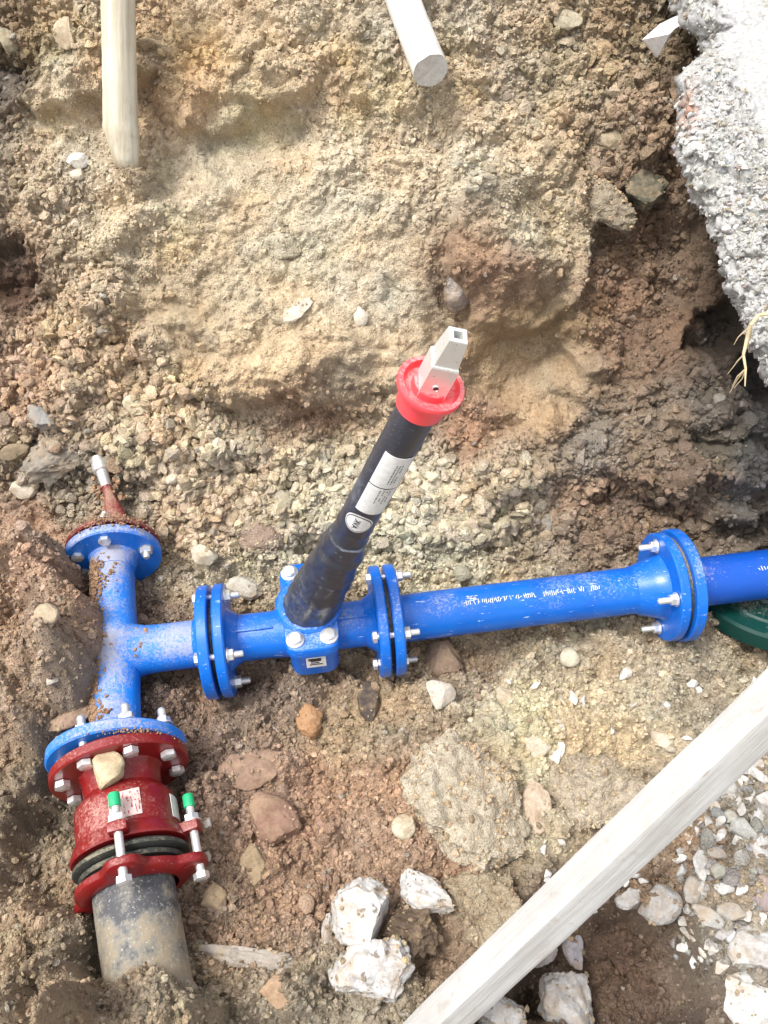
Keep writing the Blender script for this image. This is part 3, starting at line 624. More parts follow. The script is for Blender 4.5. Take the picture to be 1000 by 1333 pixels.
for k_, s in enumerate(ST):
    px, py, w, h, ang, c, nm, lab, th, sink, planes, rough, mt = s
    if mt == 9: continue
    big = max(w, h)
    me = rock_mesh(nm, MATS[mt], 900 + k_, 6 if mt == 2 and big > 90 else 5 if big > 55 else 4 if big > 24 else 3, planes, (.5, .88), rough, freq=2.4 if big < 80 else 3.2)
    if mt == 2:
        sc_ = w * 1.4 / FPX / 2; nv = len(me.vertices); co = np.zeros(nv * 3); me.vertices.foreach_get('co', co); co = co.reshape(-1, 3)
        qx = co[:, 0] * sc_ + k_; qy = (co[:, 1] * sc_ * h / w) + k_ * 2
        dz = (clods(qx / .022, qy / .021, 700 + k_, .8) * .012 + clods(qx / .010, qy / .0095, 710 + k_) * .006 + fbm(qx * 14, qy * 14, 720 + k_, 4) * .014) * .5
        co[:, 2] += np.where(co[:, 2] > -.3, dz / (sc_ * .5), 0); co[:, :2] *= (1 + (dz * .35 / sc_))[:, None]
        me.vertices.foreach_set('co', co.ravel()); me.update(); me.shade_smooth()
    o = obj(nm, me); tag(o, lab, CATS.get(nm, 'stone'), 'white rubble in the trench' if 'white' in nm or nm == 'pointed_rock' else 'loose stones in the trench'); o.color = A(*muted(c), .70) if mt == 2 else A(*muted(c), .52 if mt == 1 or 'white' in nm or nm == 'pointed_rock' else .80)
    place_rock(o, px, py, w * 1.12, h * 1.12, ang, th * (1.35 if 'white' in nm or nm == 'boulder' else 1), sink - .05 if ('white' in nm or nm in ('stone_chip', 'pointed_rock')) else min(.36, sink + .04))
    rock_spots.append((px, py, max(w, h) * .5))
    if max(w, h) > 38:
        nv = len(me.vertices); co = np.zeros(nv * 3); me.vertices.foreach_get('co', co); co = co.reshape(-1, 3)
        Mw = np.array(o.matrix_world); wc = co @ Mw[:3, :3].T + Mw[:3, 3]; nn_a = co @ np.linalg.inv(Mw[:3, :3]); nn_a /= np.linalg.norm(nn_a, axis=1, keepdims=True)
        p_, i_ = hit(px, py); f_ = (420 if mt == 2 else 60) * (max(w, h) / 100.) ** 2
        wt = np.clip(nn_a[:, 2], 0, 1) * (1.15 - np.clip(co[:, 2], -1, 1)) ** (1.5 if mt == 2 else 2.5); sel = rng.choice(nv, int(f_) + 5, replace=True, p=wt / wt.sum())
        CRUMB.append((wc[sel] + rng.normal(0, .0012, (len(sel), 3)), nn_a[sel], np.repeat([[CR.ravel()[i_] * .6 + .19, CG.ravel()[i_] * .6 + .155, CB.ravel()[i_] * .6 + .10]], len(sel), 0)))

# ------------------------------------------------------------------ clods that are parts of slope and floor
clod_meshes = [rock_mesh('clod', M_clod, 300 + i, 2, 11, (.42, .8), .11, freq=2.0, smooth=18) for i in range(10)]
pebble_meshes = [rock_mesh('pebble', M_clod, 400 + i, 2, 5, (.6, .92), .05, freq=1.6) for i in range(8)]
CRf, CGf, CBf = CR.ravel(), CG.ravel(), CB.ravel()
rows = np.repeat(np.arange(GU.shape[0]), GU.shape[1])
vis = (SXf > -20) & (SXf < 1020) & (SYf > -20) & (SYf < 1353)
rng = np.random.default_rng(11)
def rot_from(nrm, rr):
    z = Vector(nrm); q = z.to_track_quat('Z', 'Y')
    return q.to_matrix() @ Matrix.Rotation(rr.uniform(0, 6.28), 3, 'Z') @ Matrix.Rotation(rr.uniform(-.4, .4), 3, 'X')
def scatter_parts(n, mask, meshes, name, parent, size):
    wgt = np.where(mask & vis, DENS.ravel() ** 2, 0); wgt /= wgt.sum()
    ids = rng.choice(len(wgt), n, replace=False, p=wgt)
    for i in ids:
        p = Vector(Pf[i]); s = size(rnd)
        o = obj(name, rnd.choice(meshes), parent)
        Rm = rot_from(NNf[i], rnd); e = Matrix.Diagonal((s * rnd.uniform(.8, 1.25), s * rnd.uniform(.7, 1.1), s * rnd.uniform(.5, .8))).to_4x4()
        o.matrix_local = Matrix.Translation(p + Vector(NNf[i]) * s * .15) @ Rm.to_4x4() @ e
        t = rnd.uniform(.85, 1.22); g = rnd.uniform(-.05, .06)
        o.color = (CRf[i] * t * (1 + g), CGf[i] * t, CBf[i] * t * (1 - g), 1)
scatter_parts(290, rows >= split, clod_meshes, 'clod', trench_slope, lambda r: min(.017, .0075 * math.exp(r.gauss(.15, .32))))
scatter_parts(290, rows < split, pebble_meshes, 'pebble', trench_floor, lambda r: min(.017, .0065 * math.exp(r.gauss(.1, .35))))

M_chunk = stone_material('chalky_chunk')
chunk_meshes = [rock_mesh('stone_chip', M_chunk, 470 + i, 3, 12, (.30, .72), .03, smooth=14, freq=1.4) for i in range(9)]
r3 = random.Random(19)
for k_ in range(105):
    for _ in range(40):
        if k_ < 75: px, py = r3.uniform(885, 1000), r3.uniform(985, 1260)
        elif k_ < 90: px, py = r3.uniform(640, 1000), r3.uniform(880, 1000)
        else: px, py = r3.uniform(700, 900), r3.uniform(1090, 1200)
        s_ = r3.uniform(9, 30) if k_ < 75 else r3.uniform(7, 15)
        if all(math.hypot(px - q[0], py - q[1]) > q[2] + s_ * .4 for q in rock_spots): break
    rock_spots.append((px, py, s_ * .35))
    o = obj('stone_chip', r3.choice(chunk_meshes), trench_floor); v_ = r3.uniform(.44, .62); o.color = (v_, v_ * .985, v_ * .93, 1)
    place_rock(o, px, py, s_ * r3.uniform(1, 1.5), s_ * r3.uniform(.6, 1), r3.uniform(-90, 90), .75, .12)

# ------------------------------------------------------------------ loose grains: uncountable, instanced
lib = bpy.data.collections.new('grain_shapes')
for i in range(8):
    me = rock_mesh('grain', M_grain, 500 + i, 2, 11, (.42, .8), .10, smooth=18)
    g = bpy.data.objects.new('grain_%d' % i, me); lib.objects.link(g)
def grain_nodes():
    ng = bpy.data.node_groups.new('scatter_grains', 'GeometryNodeTree')
    ng.interface.new_socket('Geometry', in_out='INPUT', socket_type='NodeSocketGeometry')
    ng.interface.new_socket('Geometry', in_out='OUTPUT', socket_type='NodeSocketGeometry')
    n, l = ng.nodes, ng.links
    i_, o_ = n.new('NodeGroupInput'), n.new('NodeGroupOutput'); ip = n.new('GeometryNodeInstanceOnPoints')
    ci = n.new('GeometryNodeCollectionInfo'); ci.inputs['Collection'].default_value = lib
    ci.inputs['Separate Children'].default_value = True; ci.inputs['Reset Children'].default_value = True
    def na(name, t):
        a = n.new('GeometryNodeInputNamedAttribute'); a.data_type = t; a.inputs['Name'].default_value = name; return a.outputs[0]
    er = n.new('FunctionNodeEulerToRotation'); l.new(na('rot', 'FLOAT_VECTOR'), er.inputs[0])
    l.new(i_.outputs[0], ip.inputs['Points']); l.new(ci.outputs[0], ip.inputs['Instance'])
    ip.inputs['Pick Instance'].default_value = True
    l.new(na('idx', 'INT'), ip.inputs['Instance Index']); l.new(er.outputs[0], ip.inputs['Rotation'])
    l.new(na('scl', 'FLOAT_VECTOR'), ip.inputs['Scale']); l.new(ip.outputs[0], o_.inputs[0]); return ng
NG = grain_nodes()
def grains(name, label, ids, sizes, lo=.72, hi=1.3, PNC=None):
    n = len(sizes); me = bpy.data.meshes.new(name)
    p_a, n_a, c_a = PNC if PNC else (Pf[ids], NNf[ids], np.stack([CRf[ids], CGf[ids], CBf[ids]], 1))
    P = p_a + n_a * (sizes * .25)[:, None]
    me.vertices.add(n); me.vertices.foreach_set('co', P.astype(np.float32).ravel())
    nr = n_a; rx = np.arctan2(-nr[:, 1], nr[:, 2]); ry = np.arcsin(np.clip(nr[:, 0], -1, 1))
    rot = np.stack([rx + rng.uniform(-.6, .6, n), ry + rng.uniform(-.6, .6, n), rng.uniform(0, 6.28, n)], 1)
    scl = np.stack([sizes * rng.uniform(.8, 1.3, n), sizes * rng.uniform(.7, 1.15, n), sizes * rng.uniform(.45, .9, n)], 1)
    t = rng.uniform(lo, hi, n)[:, None]; c = c_a * t
    c[:, 0] *= 1 + rng.uniform(-.04, .05, n); c[:, 2] *= 1 + rng.uniform(-.08, .06, n)
    odd = rng.random(n); g = odd < .03; c[g] = c[g] * .4 + np.array([.36, .34, .29]) * .6
    g = (odd > .03) & (odd < .045); c[g] = c[g] * .5 + np.array([.26, .15, .09]) * .5
    c = np.clip(c, 0, .70)
    a = me.attributes.new('rot', 'FLOAT_VECTOR', 'POINT'); a.data.foreach_set('vector', rot.astype(np.float32).ravel())
    a = me.attributes.new('scl', 'FLOAT_VECTOR', 'POINT'); a.data.foreach_set('vector', scl.astype(np.float32).ravel())
    a = me.attributes.new('idx', 'INT', 'POINT'); a.data.foreach_set('value', rng.integers(0, 8, n).astype(np.int32))
    a = me.attributes.new('col', 'FLOAT_COLOR', 'POINT'); a.data.foreach_set('color', np.concatenate([c, np.ones((n, 1))], 1).astype(np.float32).ravel())
    me.update(); o = bpy.data.objects.new(name, me); COL.objects.link(o)
    md = o.modifiers.new('scatter', 'NODES'); md.node_group = NG
    tag(o, label, None, None, 'stuff'); return o
around = (SXf > -250) & (SXf < 1250) & (SYf > -250) & (SYf < 1500)
def pick(n, mask, seedpow=1.5):
    w = np.where(mask & around, np.clip(DENS.ravel(), 0, 2) ** seedpow, 0); w /= w.sum(); return rng.choice(len(w), n, replace=False, p=w)
n_ = 62000
grains('earth_crumbs', 'loose tan earth crumbs covering the slope', (I_ := pick(n_, rows >= split)), np.clip(.0033 * np.clip(ROUGH.ravel()[I_], .62, 1.35) ** 2.6 * np.exp(rng.normal(0, .55, n_)), .0014, .016))
n_ = 60000
grains('gravel', 'loose reddish gravel and grit covering the trench floor', pick(n_, rows < split), np.clip(.0027 * np.exp(rng.normal(0, .45, n_)), .0012, .0105), .7, 1.45)
_P, _N, _C = (np.concatenate([c_[i] for c_ in CRUMB]) for i in range(3))
grains('earth_dust', 'earth crumbs lying on the boulders and stones', None, np.clip(.0019 * np.exp(rng.normal(0, .5, len(_P))), .0009, .007), .75, 1.3, (_P, _N, _C))
# white rubble chips below the beam at right
m_ = (SXf > 880) & (SYf > 1000) & (SYf < 1260) & (SXf < 1060)
ids = rng.choice(np.nonzero(m_)[0], 420, replace=False)
_k = (CR.copy(), CG.copy(), CB.copy()); CRf[:] = .38; CGf[:] = .37; CBf[:] = .345
g_ = grains('stone_chips', 'pale stone chips strewn below the beam at right', ids, np.clip(.0045 * np.exp(rng.normal(0, .5, 420)), .002, .016), .6, 1.2)
CRf[:], CGf[:], CBf[:] = _k[0].ravel(), _k[1].ravel(), _k[2].ravel()

# ------------------------------------------------------------------ PIPES
def flange(root, x0, x1, r, mat, hub=None, name='flange'):
    """disc from x0 to x1 along local X; hub=(xend, rhub, rpipe) a short neck"""
    c = .0025; lo, hi = min(x0, x1), max(x0, x1)
    p = [(lo, r * .3), (lo, r - c), (lo + c, r), (hi - c, r), (hi, r - c), (hi, r * .3)]
    g = Geo().lathe(p, 72)
    if hub:
        xe, rh, rp = hub; xs = lo if xe < lo else hi; s = 1 if xe > xs else -1
        g.lathe([(xs - s * .002, rh + .006), (xs + s * .004, rh), (xs + (xe - xs) * .5, (rh + rp) / 2 + .001), (xe, rp + .0005)], 56)
    return g.build(name, mat, root)
_bolt_cache = {}
def bolt(root, x, r, th, head, grip, nutside, size=.0095, stick=.012, mat=None, flip=False):
    """bolt with hex head at one end, nut + washers at the other, along local X"""
    mat = mat or M_zinc; key = (round(head, 4), round(grip, 4), round(size, 4), round(stick, 4), mat.name, flip)
    if key not in _bolt_cache:
        s = -1 if flip else 1; MM = Matrix.Diagonal((s, 1, 1, 1)) @ AX
        b = Geo().prism(hexpts(size), -grip / 2 - head, -grip / 2, MM, 0)
        b.lathe([(-grip / 2 - head - .0015, size * .55), (-grip / 2 - head, size * .8), (-grip / 2 - head + .0005, size * .8)], 18, Matrix.Diagonal((s, 1, 1, 1)))
        tr = []; xx = -grip / 2; e = grip / 2 + size * .9 + stick; k2 = 0
        tr.append((xx, size * .55)); tr.append((grip / 2, size * .55))
        xx = grip / 2
        while xx < e - .002: tr.append((xx, size * .55)); tr.append((xx + .0007, size * .49)); xx += .0014
        tr += [(e, size * .42)]
        b.lathe(tr, 16, Matrix.Diagonal((s, 1, 1, 1)))
        nu = Geo().prism(hexpts(size, .4), grip / 2 + .002, grip / 2 + .002 + size * .9, MM, .0008)
        wa = Geo().lathe([(grip / 2, size * .5), (grip / 2, size * 1.25), (grip / 2 + .002, size * 1.25), (grip / 2 + .002, size * .5)], 24, Matrix.Diagonal((s, 1, 1, 1)))
        _bolt_cache[key] = (b.mesh('bolt', mat), nu.mesh('nut', mat), wa.mesh('washer', mat))
    mb, mn, mw = _bolt_cache[key]
    M = Matrix.Translation((x, r * math.cos(R(th)), r * math.sin(R(th)))) @ Matrix.Rotation(rnd.uniform(0, 1.0), 4, 'X')
    o = obj('bolt', mb, root, M); obj('nut', mn, o); obj('washer', mw, o); return o

# axes measured on the photograph's picture plane at pipe height
a0 = U(196, 845, 0); a1 = U(950, 753, 0); PD = (a1 - a0).normalized()          # direction of the horizontal run
def onrun(px):                                                                  # point of the run seen at column px
    lo, hi = -1.0, 3.0
    for _ in range(50):
        m = (lo + hi) / 2; lo, hi = (m, hi) if proj(a0 + PD * m)[0] < px else (lo, m)
    return a0 + PD * lo
t0 = U(153, 992, 0); t1 = U(148, 717, 0); TD = (t1 - t0).normalized(); TL = (t1 - t0).length
cross = t0 + TD * ((a0 - t0).dot(TD) + .0)      # where the branch axis meets (nearly)
# solve intersection of the two axes in plan
den = TD.x * PD.y - TD.y * PD.x
s_t = ((a0.x - t0.x) * PD.y - (a0.y - t0.y) * PD.x) / den
cross = t0 + TD * s_t

# --- tee
tee = empty('tee_fitting', frame(t0, TD), 'blue flanged tee half covered with brown earth, joining the red coupling to the valve', 'pipe tee')
rT = .040
def wob(sc, am, sd): return lambda x, a: am * mnoise.noise(Vector((x * sc, math.cos(a) * 1.5 + sd, math.sin(a) * 1.5)))
g = Geo().lathe([(.018 + TL * i / 40.0 * .96, rT + (.004 * math.exp(-((i / 40.0 * TL * .96 + .018 - s_t) / .05) ** 2)) - .004 * (i / 40.)) for i in range(41)], 56, jit=wob(20, .015, 1))
g.build('run_pipe', M_bluedirty, tee)
Fj1 = onrun(283); Lb = (Fj1 - cross).length
MB = tee.matrix_world.inverted() @ frame(cross, PD)
Geo().lathe([(-.01, .036), (.025, .052), (.04, .046), (.055, .0425), (.08, .0415), (Lb - .02, .0415)], 56, M=MB).build('branch_pipe', M_bluedirty, tee)
Geo().lathe([(Lb - .026 - .012, .0425), (Lb - .026, .05), (Lb - .0235, .098), (Lb - .021, .1), (Lb - .006, .1), (Lb - .004, .098), (Lb - .004, .03)], 72, M=MB).build('branch_flange', M_blue, tee)
flange(tee, .004, .024, .109, M_bluedirty, (.05, .05, .042))
flange(tee, TL - .022, TL - .003, .088, M_bluedirty, (TL - .05, .044, .037))
# --- joint bolts belong to the fitting that they clamp
BX = [49, 139, 229, 319]
# --- gate valve
Fj2 = onrun(503); Lv = (Fj2 - Fj1).length
valve = empty('gate_valve', frame(Fj1, PD), 'blue gate valve with black sleeved stem rising from its bonnet plate', 'valve')
flange(valve, .004, .022, .1, M_blue, (.04, .052, .043))
flange(valve, Lv - .022, Lv - .004, .1, M_blue, (Lv - .04, .052, .043))
for xb in (0.0, Lv):
    for th in BX:
        o = bolt(valve, xb, .080, th, .007, .046, 1, .0105, .018)
        o.location.x += .0005 * rnd.uniform(-4, 4)
for nm_, xg in (('gasket', 0.0), ('gasket', Lv)):
    Geo().lathe([(xg - .0035, .03), (xg - .0035, .078), (xg + .0035, .078), (xg + .0035, .03)], 48).build(nm_, M_rubber, valve)
b = Geo().lathe([(.02, .042), (Lv * .3, .041), (Lv * .5, .046), (Lv * .7, .041), (Lv - .02, .042)], 56)
b.build('valve_body', M_blue, valve)
# raised ribs along the body
for xs0, xs1 in ((.03, Lv / 2 - .05), (Lv / 2 + .05, Lv - .03)):
    Geo().box(((xs0 + xs1) / 2, 0, 0), ((xs1 - xs0) / 2, .0022, .046), Matrix.Rotation(R(14), 4, 'X'), .001).build('rib', M_blue, valve)
PC = U(402, 786, .062)                        # centre of bonnet plate
pl = valve.matrix_world.inverted() @ PC
def rrect(hx, hy, r, n=7):
    pts = []
    for cx_, cy_, a_ in ((hx - r, hy - r, 0), (-hx + r, hy - r, 90), (-hx + r, -hy + r, 180), (hx - r, -hy + r, 270)):
        for i in range(n): t = R(a_ + 90 * i / (n - 1)); pts.append((cx_ + r * math.cos(t), cy_ + r * math.sin(t)))
    return pts
MP = Matrix.Translation((pl.x, pl.y, 0))
Geo().prism(rrect(.047, .090, .024), .034, .060, MP, .004).build('bonnet_plate', M_blue, valve, ang=50)
g = Geo().prism(rrect(.042, .084, .022), -.035, .0345, MP, .0); g.build('bonnet_body', M_blue, valve, ang=50)
Geo().lathe([(.058, .058), (.062, .058), (.066, .054), (.067, .045)], 48, M=MP, axis='Z').build('bonnet_collar', M_blue, valve)
for bx_, by_ in ((-.0285, .068), (.0285, .068), (-.0285, -.068), (.0285, -.068)):
    o = Geo().lathe([(0, .0155), (.004, .0155), (.006, .012), (.010, .0115), (.0125, .009), (.013, 0.0001)], 28, axis='Z').build('plate_bolt', M_zinc, valve, MP @ Matrix.Translation((bx_, by_, .0602)))
tg = Geo().box((0, 0, 0), (.017, .0006, .014), None, .0003).build('name_tag', M_sticker, valve, MP @ Matrix.Translation((.002, -.0868, .012)) @ Matrix.Rotation(R(-8), 4, 'X'))
tk = Geo()
for i in range(4): tk.box((-.002 + .0016 * (i % 2), -.0009, .008 - i * .0045), (.011 - .002 * (i % 3), .0003, .0011 if i else .0028))
tk.build('tag_print', M_ink, tg)

# --- flanged spool pipe
Fj3 = onrun(872); Ls = (Fj3 - Fj2).length
spool = empty('flanged_pipe', frame(Fj2, PD), 'long blue flanged pipe with faded white print along its upper side', 'pipe')
flange(spool, .004, .022, .1, M_blue, (.03, .05, .044))
flange(spool, Ls - .022, Ls - .004, .1, M_blue, (Ls - .075, .058, .043))
Geo().lathe([(.02, .0425), (Ls * .5, .0425), (Ls - .07, .0430), (Ls - .02, .0445)], 64, jit=wob(12, .006, 5)).build('pipe_barrel', M_blue, spool)
for th in BX: bolt(spool, Ls, .078, th, .008, .046, 1, .0105, .024, flip=True)
# faded stencilled strokes: not legible on the pipe
pr = Geo(); rp_ = .0436
def stroke(x, a, w, h, slant=0):
    vs4 = []
    for sx_, sa_ in ((-1, -1), (1, -1), (1, 1), (-1, 1)):
        aa = R(a) + sa_ * h / rp_ / 2; xx = x + sx_ * w / 2 + slant * sa_
        vs4.append((xx, rp_ * math.cos(aa), rp_ * math.sin(aa)))
    pr.add(vs4, [(0, 1, 2, 3)])
def px_on(px): return (onrun(px) - Fj2).length
x = px_on(601)
while x < px_on(772):
    gap = px_on(690) < x < px_on(698) or px_on(754) < x < px_on(761)
    if not gap:
        if rnd.random() < .75: stroke(x, 103 + rnd.uniform(-1.5, 1.5), .0014, rnd.uniform(.006, .010), rnd.uniform(-.0012, .0012))
        if rnd.random() < .5: stroke(x + .0012, 103 + rnd.uniform(-6, 6), .0034, .0012)
    x += .0036
for k2 in range(14): stroke(px_on(612) + rnd.uniform(-.008, .008), 92 + rnd.uniform(-7, 7), rnd.uniform(.002, .009), .0012)
pr.build('faded_print', M_mark, spool)

# --- plastic pipe with loose flange at the right
pe = empty('plastic_pipe', frame(Fj3, PD), 'smooth dark blue plastic pipe leaving at the right edge', 'pipe')
flange(pe, .004, .024, .104, M_blue, None, 'backing_flange')
Geo().lathe([(.02, .054), (.05, .0535), (.052, .047), (.06, .0455), (.7, .0455)], 56).build('pipe_barrel', M_blueplastic, pe)
Geo().lathe([(-.003, .03), (-.003, .092), (.0035, .092), (.0035, .03)], 48).build('gasket', M_rubber, pe)
pr = Geo(); rp_ = .0463
for k2 in range(8): stroke((onrun(974 + k2 * 3.6) - Fj3).length, 108 + rnd.uniform(-3, 3), .0016, rnd.uniform(.003, .009), rnd.uniform(-.001, .001))
pr.build('faded_print', M_mark, pe)

# --- red coupling (its axis is a few degrees off the tee's)
CD = Matrix.Rotation(R(5.5), 3, 'Z') @ (-TD)
cpl = empty('flange_coupling', frame(t0 + Vector((.003, 0, 0)), CD), 'red flanged coupling with bolted gland ring clamped on the muddy grey pipe', 'pipe coupling')
flange(cpl, .004, .022, .107, M_red)
Geo().lathe([(.02, .066), (.03, .060), (.056, .059), (.064, .066), (.072, .0735), (.080, .0755), (.126, .0765), (.132, .082), (.148, .087), (.151, .085), (.151, .062)], 72).build('coupling_body', M_red, cpl, ang=40)
for off in (-22.5, 22.5, 67.5, -67.5, 112.5, -112.5, 157.5, -157.5):
    bolt(cpl, 0.0, .088, 90 + off, .009, .046, 1, .0122, .020, flip=True)
Geo().lathe([(-.003, .03), (-.003, .085), (.0035, .085), (.0035, .03)], 48).build('gasket', M_rubber, cpl)
Geo().lathe([(.155, .060), (.156, .080), (.160, .0845), (.165, .0845), (.168, .080), (.169, .060)], 64).build('rubber_seal', M_rubber, cpl)
Geo().lathe([(.1705, .063), (.171, .075), (.173, .077), (.178, .074), (.179, .063)], 64).build('inner_ring', M_rubber, cpl)
LUG = [-3, -82, 180, 122]
# gland ring with a scalloped outline: low between the lugs, high at the lugs
g = Geo(); segs = 96; rings = []
def rlug(a, base, peak, wdt=17):
    m_ = min(abs((math.degrees(a) - (90 + l_) + 180) % 360 - 180) for l_ in LUG); return base + (peak - base) * math.exp(-(m_ / wdt) ** 4)
pf = [(.184, .062, 0), (.186, None, -.002), (.188, None, 0), (.197, None, 0), (.199, None, -.002), (.204, .072, 0), (.204, .0625, 0)]
vv2 = []; ff2 = []
for i in range(segs):
    a = 2 * math.pi * i / segs
    for (xx, rr_, d_) in pf:
        r_ = rr_ if rr_ else rlug(a, .0835, .110) + d_
        vv2.append((xx, r_ * math.cos(a), r_ * math.sin(a)))
for i in range(segs):
    for j in range(len(pf) - 1): ff2.append((i * len(pf) + j, ((i + 1) % segs) * len(pf) + j, ((i + 1) % segs) * len(pf) + j + 1, i * len(pf) + j + 1))
g.add(vv2, ff2); g.build('gland_ring', M_red, cpl, ang=40)
lgm = Geo().box((.142, .092, 0), (.008, .017, .014), None, .004).mesh('body_lug', M_red)
for l_ in LUG: obj('body_lug', lgm, cpl, Matrix.Rotation(R(90 + l_), 4, 'X'))
for l_ in LUG:
    o = bolt(cpl, .1735, .098, 90 + l_, .009, .076, 1, .0115, .016, flip=True)
    th = R(90 + l_)
    Geo().lathe([(0, .008), (0, .0085), (-.018, .0085), (-.020, .0075), (-.020, .0001)], 20).build('bolt_cap', M_cap, o, Matrix.Translation((-.039 - .0125 * .9 - .012, 0, 0)))
def patch(r, x0, x1, a0_, a1_, mat, name, parent, Mx=None, axis='X', nn=14, skew=0):
    g = Geo(); vv = []; ff = []
    for i in range(nn + 1):
        a = R(a0_ + (a1_ - a0_) * i / nn)
        for j, x_ in enumerate((x0, x1)):
            xx = x_ + skew * (i / nn - .5)
            for rr_ in (r, r + .0007):
                vv.append((xx, rr_ * math.cos(a), rr_ * math.sin(a)) if axis == 'X' else (rr_ * math.cos(a), rr_ * math.sin(a), xx))
    for i in range(nn):
        b0 = i * 4; b1 = b0 + 4
        ff += [(b0 + 1, b0 + 3, b1 + 3, b1 + 1), (b0, b1, b1 + 2, b0 + 2), (b0, b0 + 1, b1 + 1, b1), (b0 + 2, b1 + 2, b1 + 3, b0 + 3)]
    ff += [(0, 2, 3, 1), (nn * 4, nn * 4 + 1, nn * 4 + 3, nn * 4 + 2)]
    g.add(vv, ff); return g.build(name, mat, parent, Mx)
M_oldsticker = paint_material('worn_pink_sticker', A(225, 160, 160, .8), A(240, 215, 215, .8), .5, .05, chip=.08)
patch(.0770, .082, .122, 62, 96, M_oldsticker, 'worn_sticker', cpl, skew=.004)
pr = Geo(); rp_ = .0779
for a_ in range(64, 94, 4):
    x = .086
    while x < .118:
        if rnd.random() < .5: stroke(x, a_ + rnd.uniform(-.6, .6), rnd.uniform(.001, .005), rnd.uniform(.0008, .003))
        x += .0042
pr.build('worn_print', plain('worn_red_print', (.42, .08, .09, 1), .5), cpl)
patch(.0770, .086, .122, 20, -8, M_sticker, 'side_sticker', cpl)

# --- grey pipe
gp = empty('main_pipe', frame(t0 + CD * .18, CD + Vector((.03, 0, -.02))), 'mud smeared dark grey pipe running from the red coupling into the earth', 'pipe')
gp_o = Geo().lathe([(-.02 + .62 * i / 30., .0585) for i in range(31)], 64, jit=wob(9, .012, 2)).build('pipe_barrel', M_greypipe, gp, Matrix.Rotation(math.pi, 4, 'Z') @ Matrix.Scale(1, 4))
gp_o.matrix_local = Matrix()
# cream stone resting on the red coupling neck
o = obj('stone', rock_mesh('stone', M_stone, 77, 4, 8, (.62, .9), .03)); tag(o, 'cream angular stone resting on the neck of the red coupling', 'stone'); o.color = A(222, 208, 172, .72)
o.matrix_world = Matrix.Translation(t0 - TD * .045 + Vector((.004, 0, .078))) @ Matrix.Rotation(R(20), 4, 'Z') @ Matrix.Rotation(R(22), 4, 'X') @ Matrix.Diagonal((.0265, .027, .018, 1))

# --- end fitting on top of the tee
ev = empty('end_valve', frame(t1, TD), 'small dirty red fitting with a steel bolt on the far end of the tee', 'valve')
flange(ev, .003, .014, .087, M_redflat)
cam_side = [(-75, 1), (0, 1), (62, 1), (112, 1), (180, 1)]
for off, _ in cam_side: bolt(ev, 0.0, .066, 90 - off, .009, .040, 1, .0115, .012, flip=False if off in (0, 62) else True)
stubdir = (U(128, 604, .085) - (t1 + Vector((.012, 0, .045)))).normalized()
p0 = t1 + PD * .022 + TD * .012 + Vector((0, 0, .040)); p1 = U(134, 618, .06)
Ms = ev.matrix_world.inverted() @ frame(p0, (p1 - p0)); Lq = (p1 - p0).length
Geo().lathe([(0, .022), (.03, .021), (.05, .017), (Lq * .6, .010), (Lq, .009)], 32, M=Ms, jit=wob(40, .15, 3)).build('stem_cover', M_redflat, ev)
sb_ = Geo().lathe([(Lq - .03, .010), (Lq + .006, .0115), (Lq + .008, .016), (Lq + .026, .0165), (Lq + .029, .014), (Lq + .040, .014), (Lq + .042, .010), (Lq + .042, .0001)], 24, M=Ms)
sb_.build('stem_nut', M_zinc, ev)

# --- spindle extension
B_ = U(405, 786, .066); T_ = D(597, 436, .88)
SD = (T_ - B_).normalized(); SL = (T_ - B_).length
sp = empty('spindle_extension', frameZ(B_, SD), 'black telescopic valve spindle with red collar and square steel head, leaning right', 'valve spindle')
def sat(pyv):
    lo, hi = -.1, 1.2
    for _ in range(50):
        m = (lo + hi) / 2; lo, hi = (m, hi) if proj(B_ + SD * m)[1] > pyv else (lo, m)
    return lo
def rpx(pyv, w):
    d_ = proj(B_ + SD * sat(pyv))[2]; return w / 2 * d_ / FPX
s_neck = sat(712); s_tube = sat(697); s_cap0 = sat(541); s_cap = sat(500)
def crump(x, a): return .06 * mnoise.noise(Vector((x * 30, math.cos(a) * 2.2, math.sin(a) * 2.2))) + .035 * mnoise.noise(Vector((x * 70, math.cos(a) * 4 + 9, math.sin(a) * 4)))
pf = []
rb0, rb1, rn, rt = .0475, .0425, rpx(690, 52), rpx(560, 54)
for i in range(64):
    t = i / 63; fold = .0016 * math.exp(-((t - .58) / .02) ** 2) + .0022 * math.exp(-((t - .80) / .025) ** 2) - .0012 * math.exp(-((t - .86) / .02) ** 2)
    pf.append((-.004 + (s_tube + .008) * t, rb0 + (rn * 1.05 - rb0) * t ** 1.25 + fold))
Geo().lathe(pf, 72, jit=crump, axis='Z').build('lower_sleeve', M_black, sp, ang=60)
pf = [(s_tube - .01 + (s_cap0 - s_tube + .03) * i / 60, rn - .002 + (rt - rn + .002) * i / 60 + .0012 * math.exp(-((i - 9) / 1.2) ** 2)) for i in range(61)]
Geo().lathe(pf, 64, jit=lambda x, a: .5 * crump(x, a) if x < sat(640) else .12 * crump(x, a), axis='Z').build('tube', M_black, sp, ang=60)
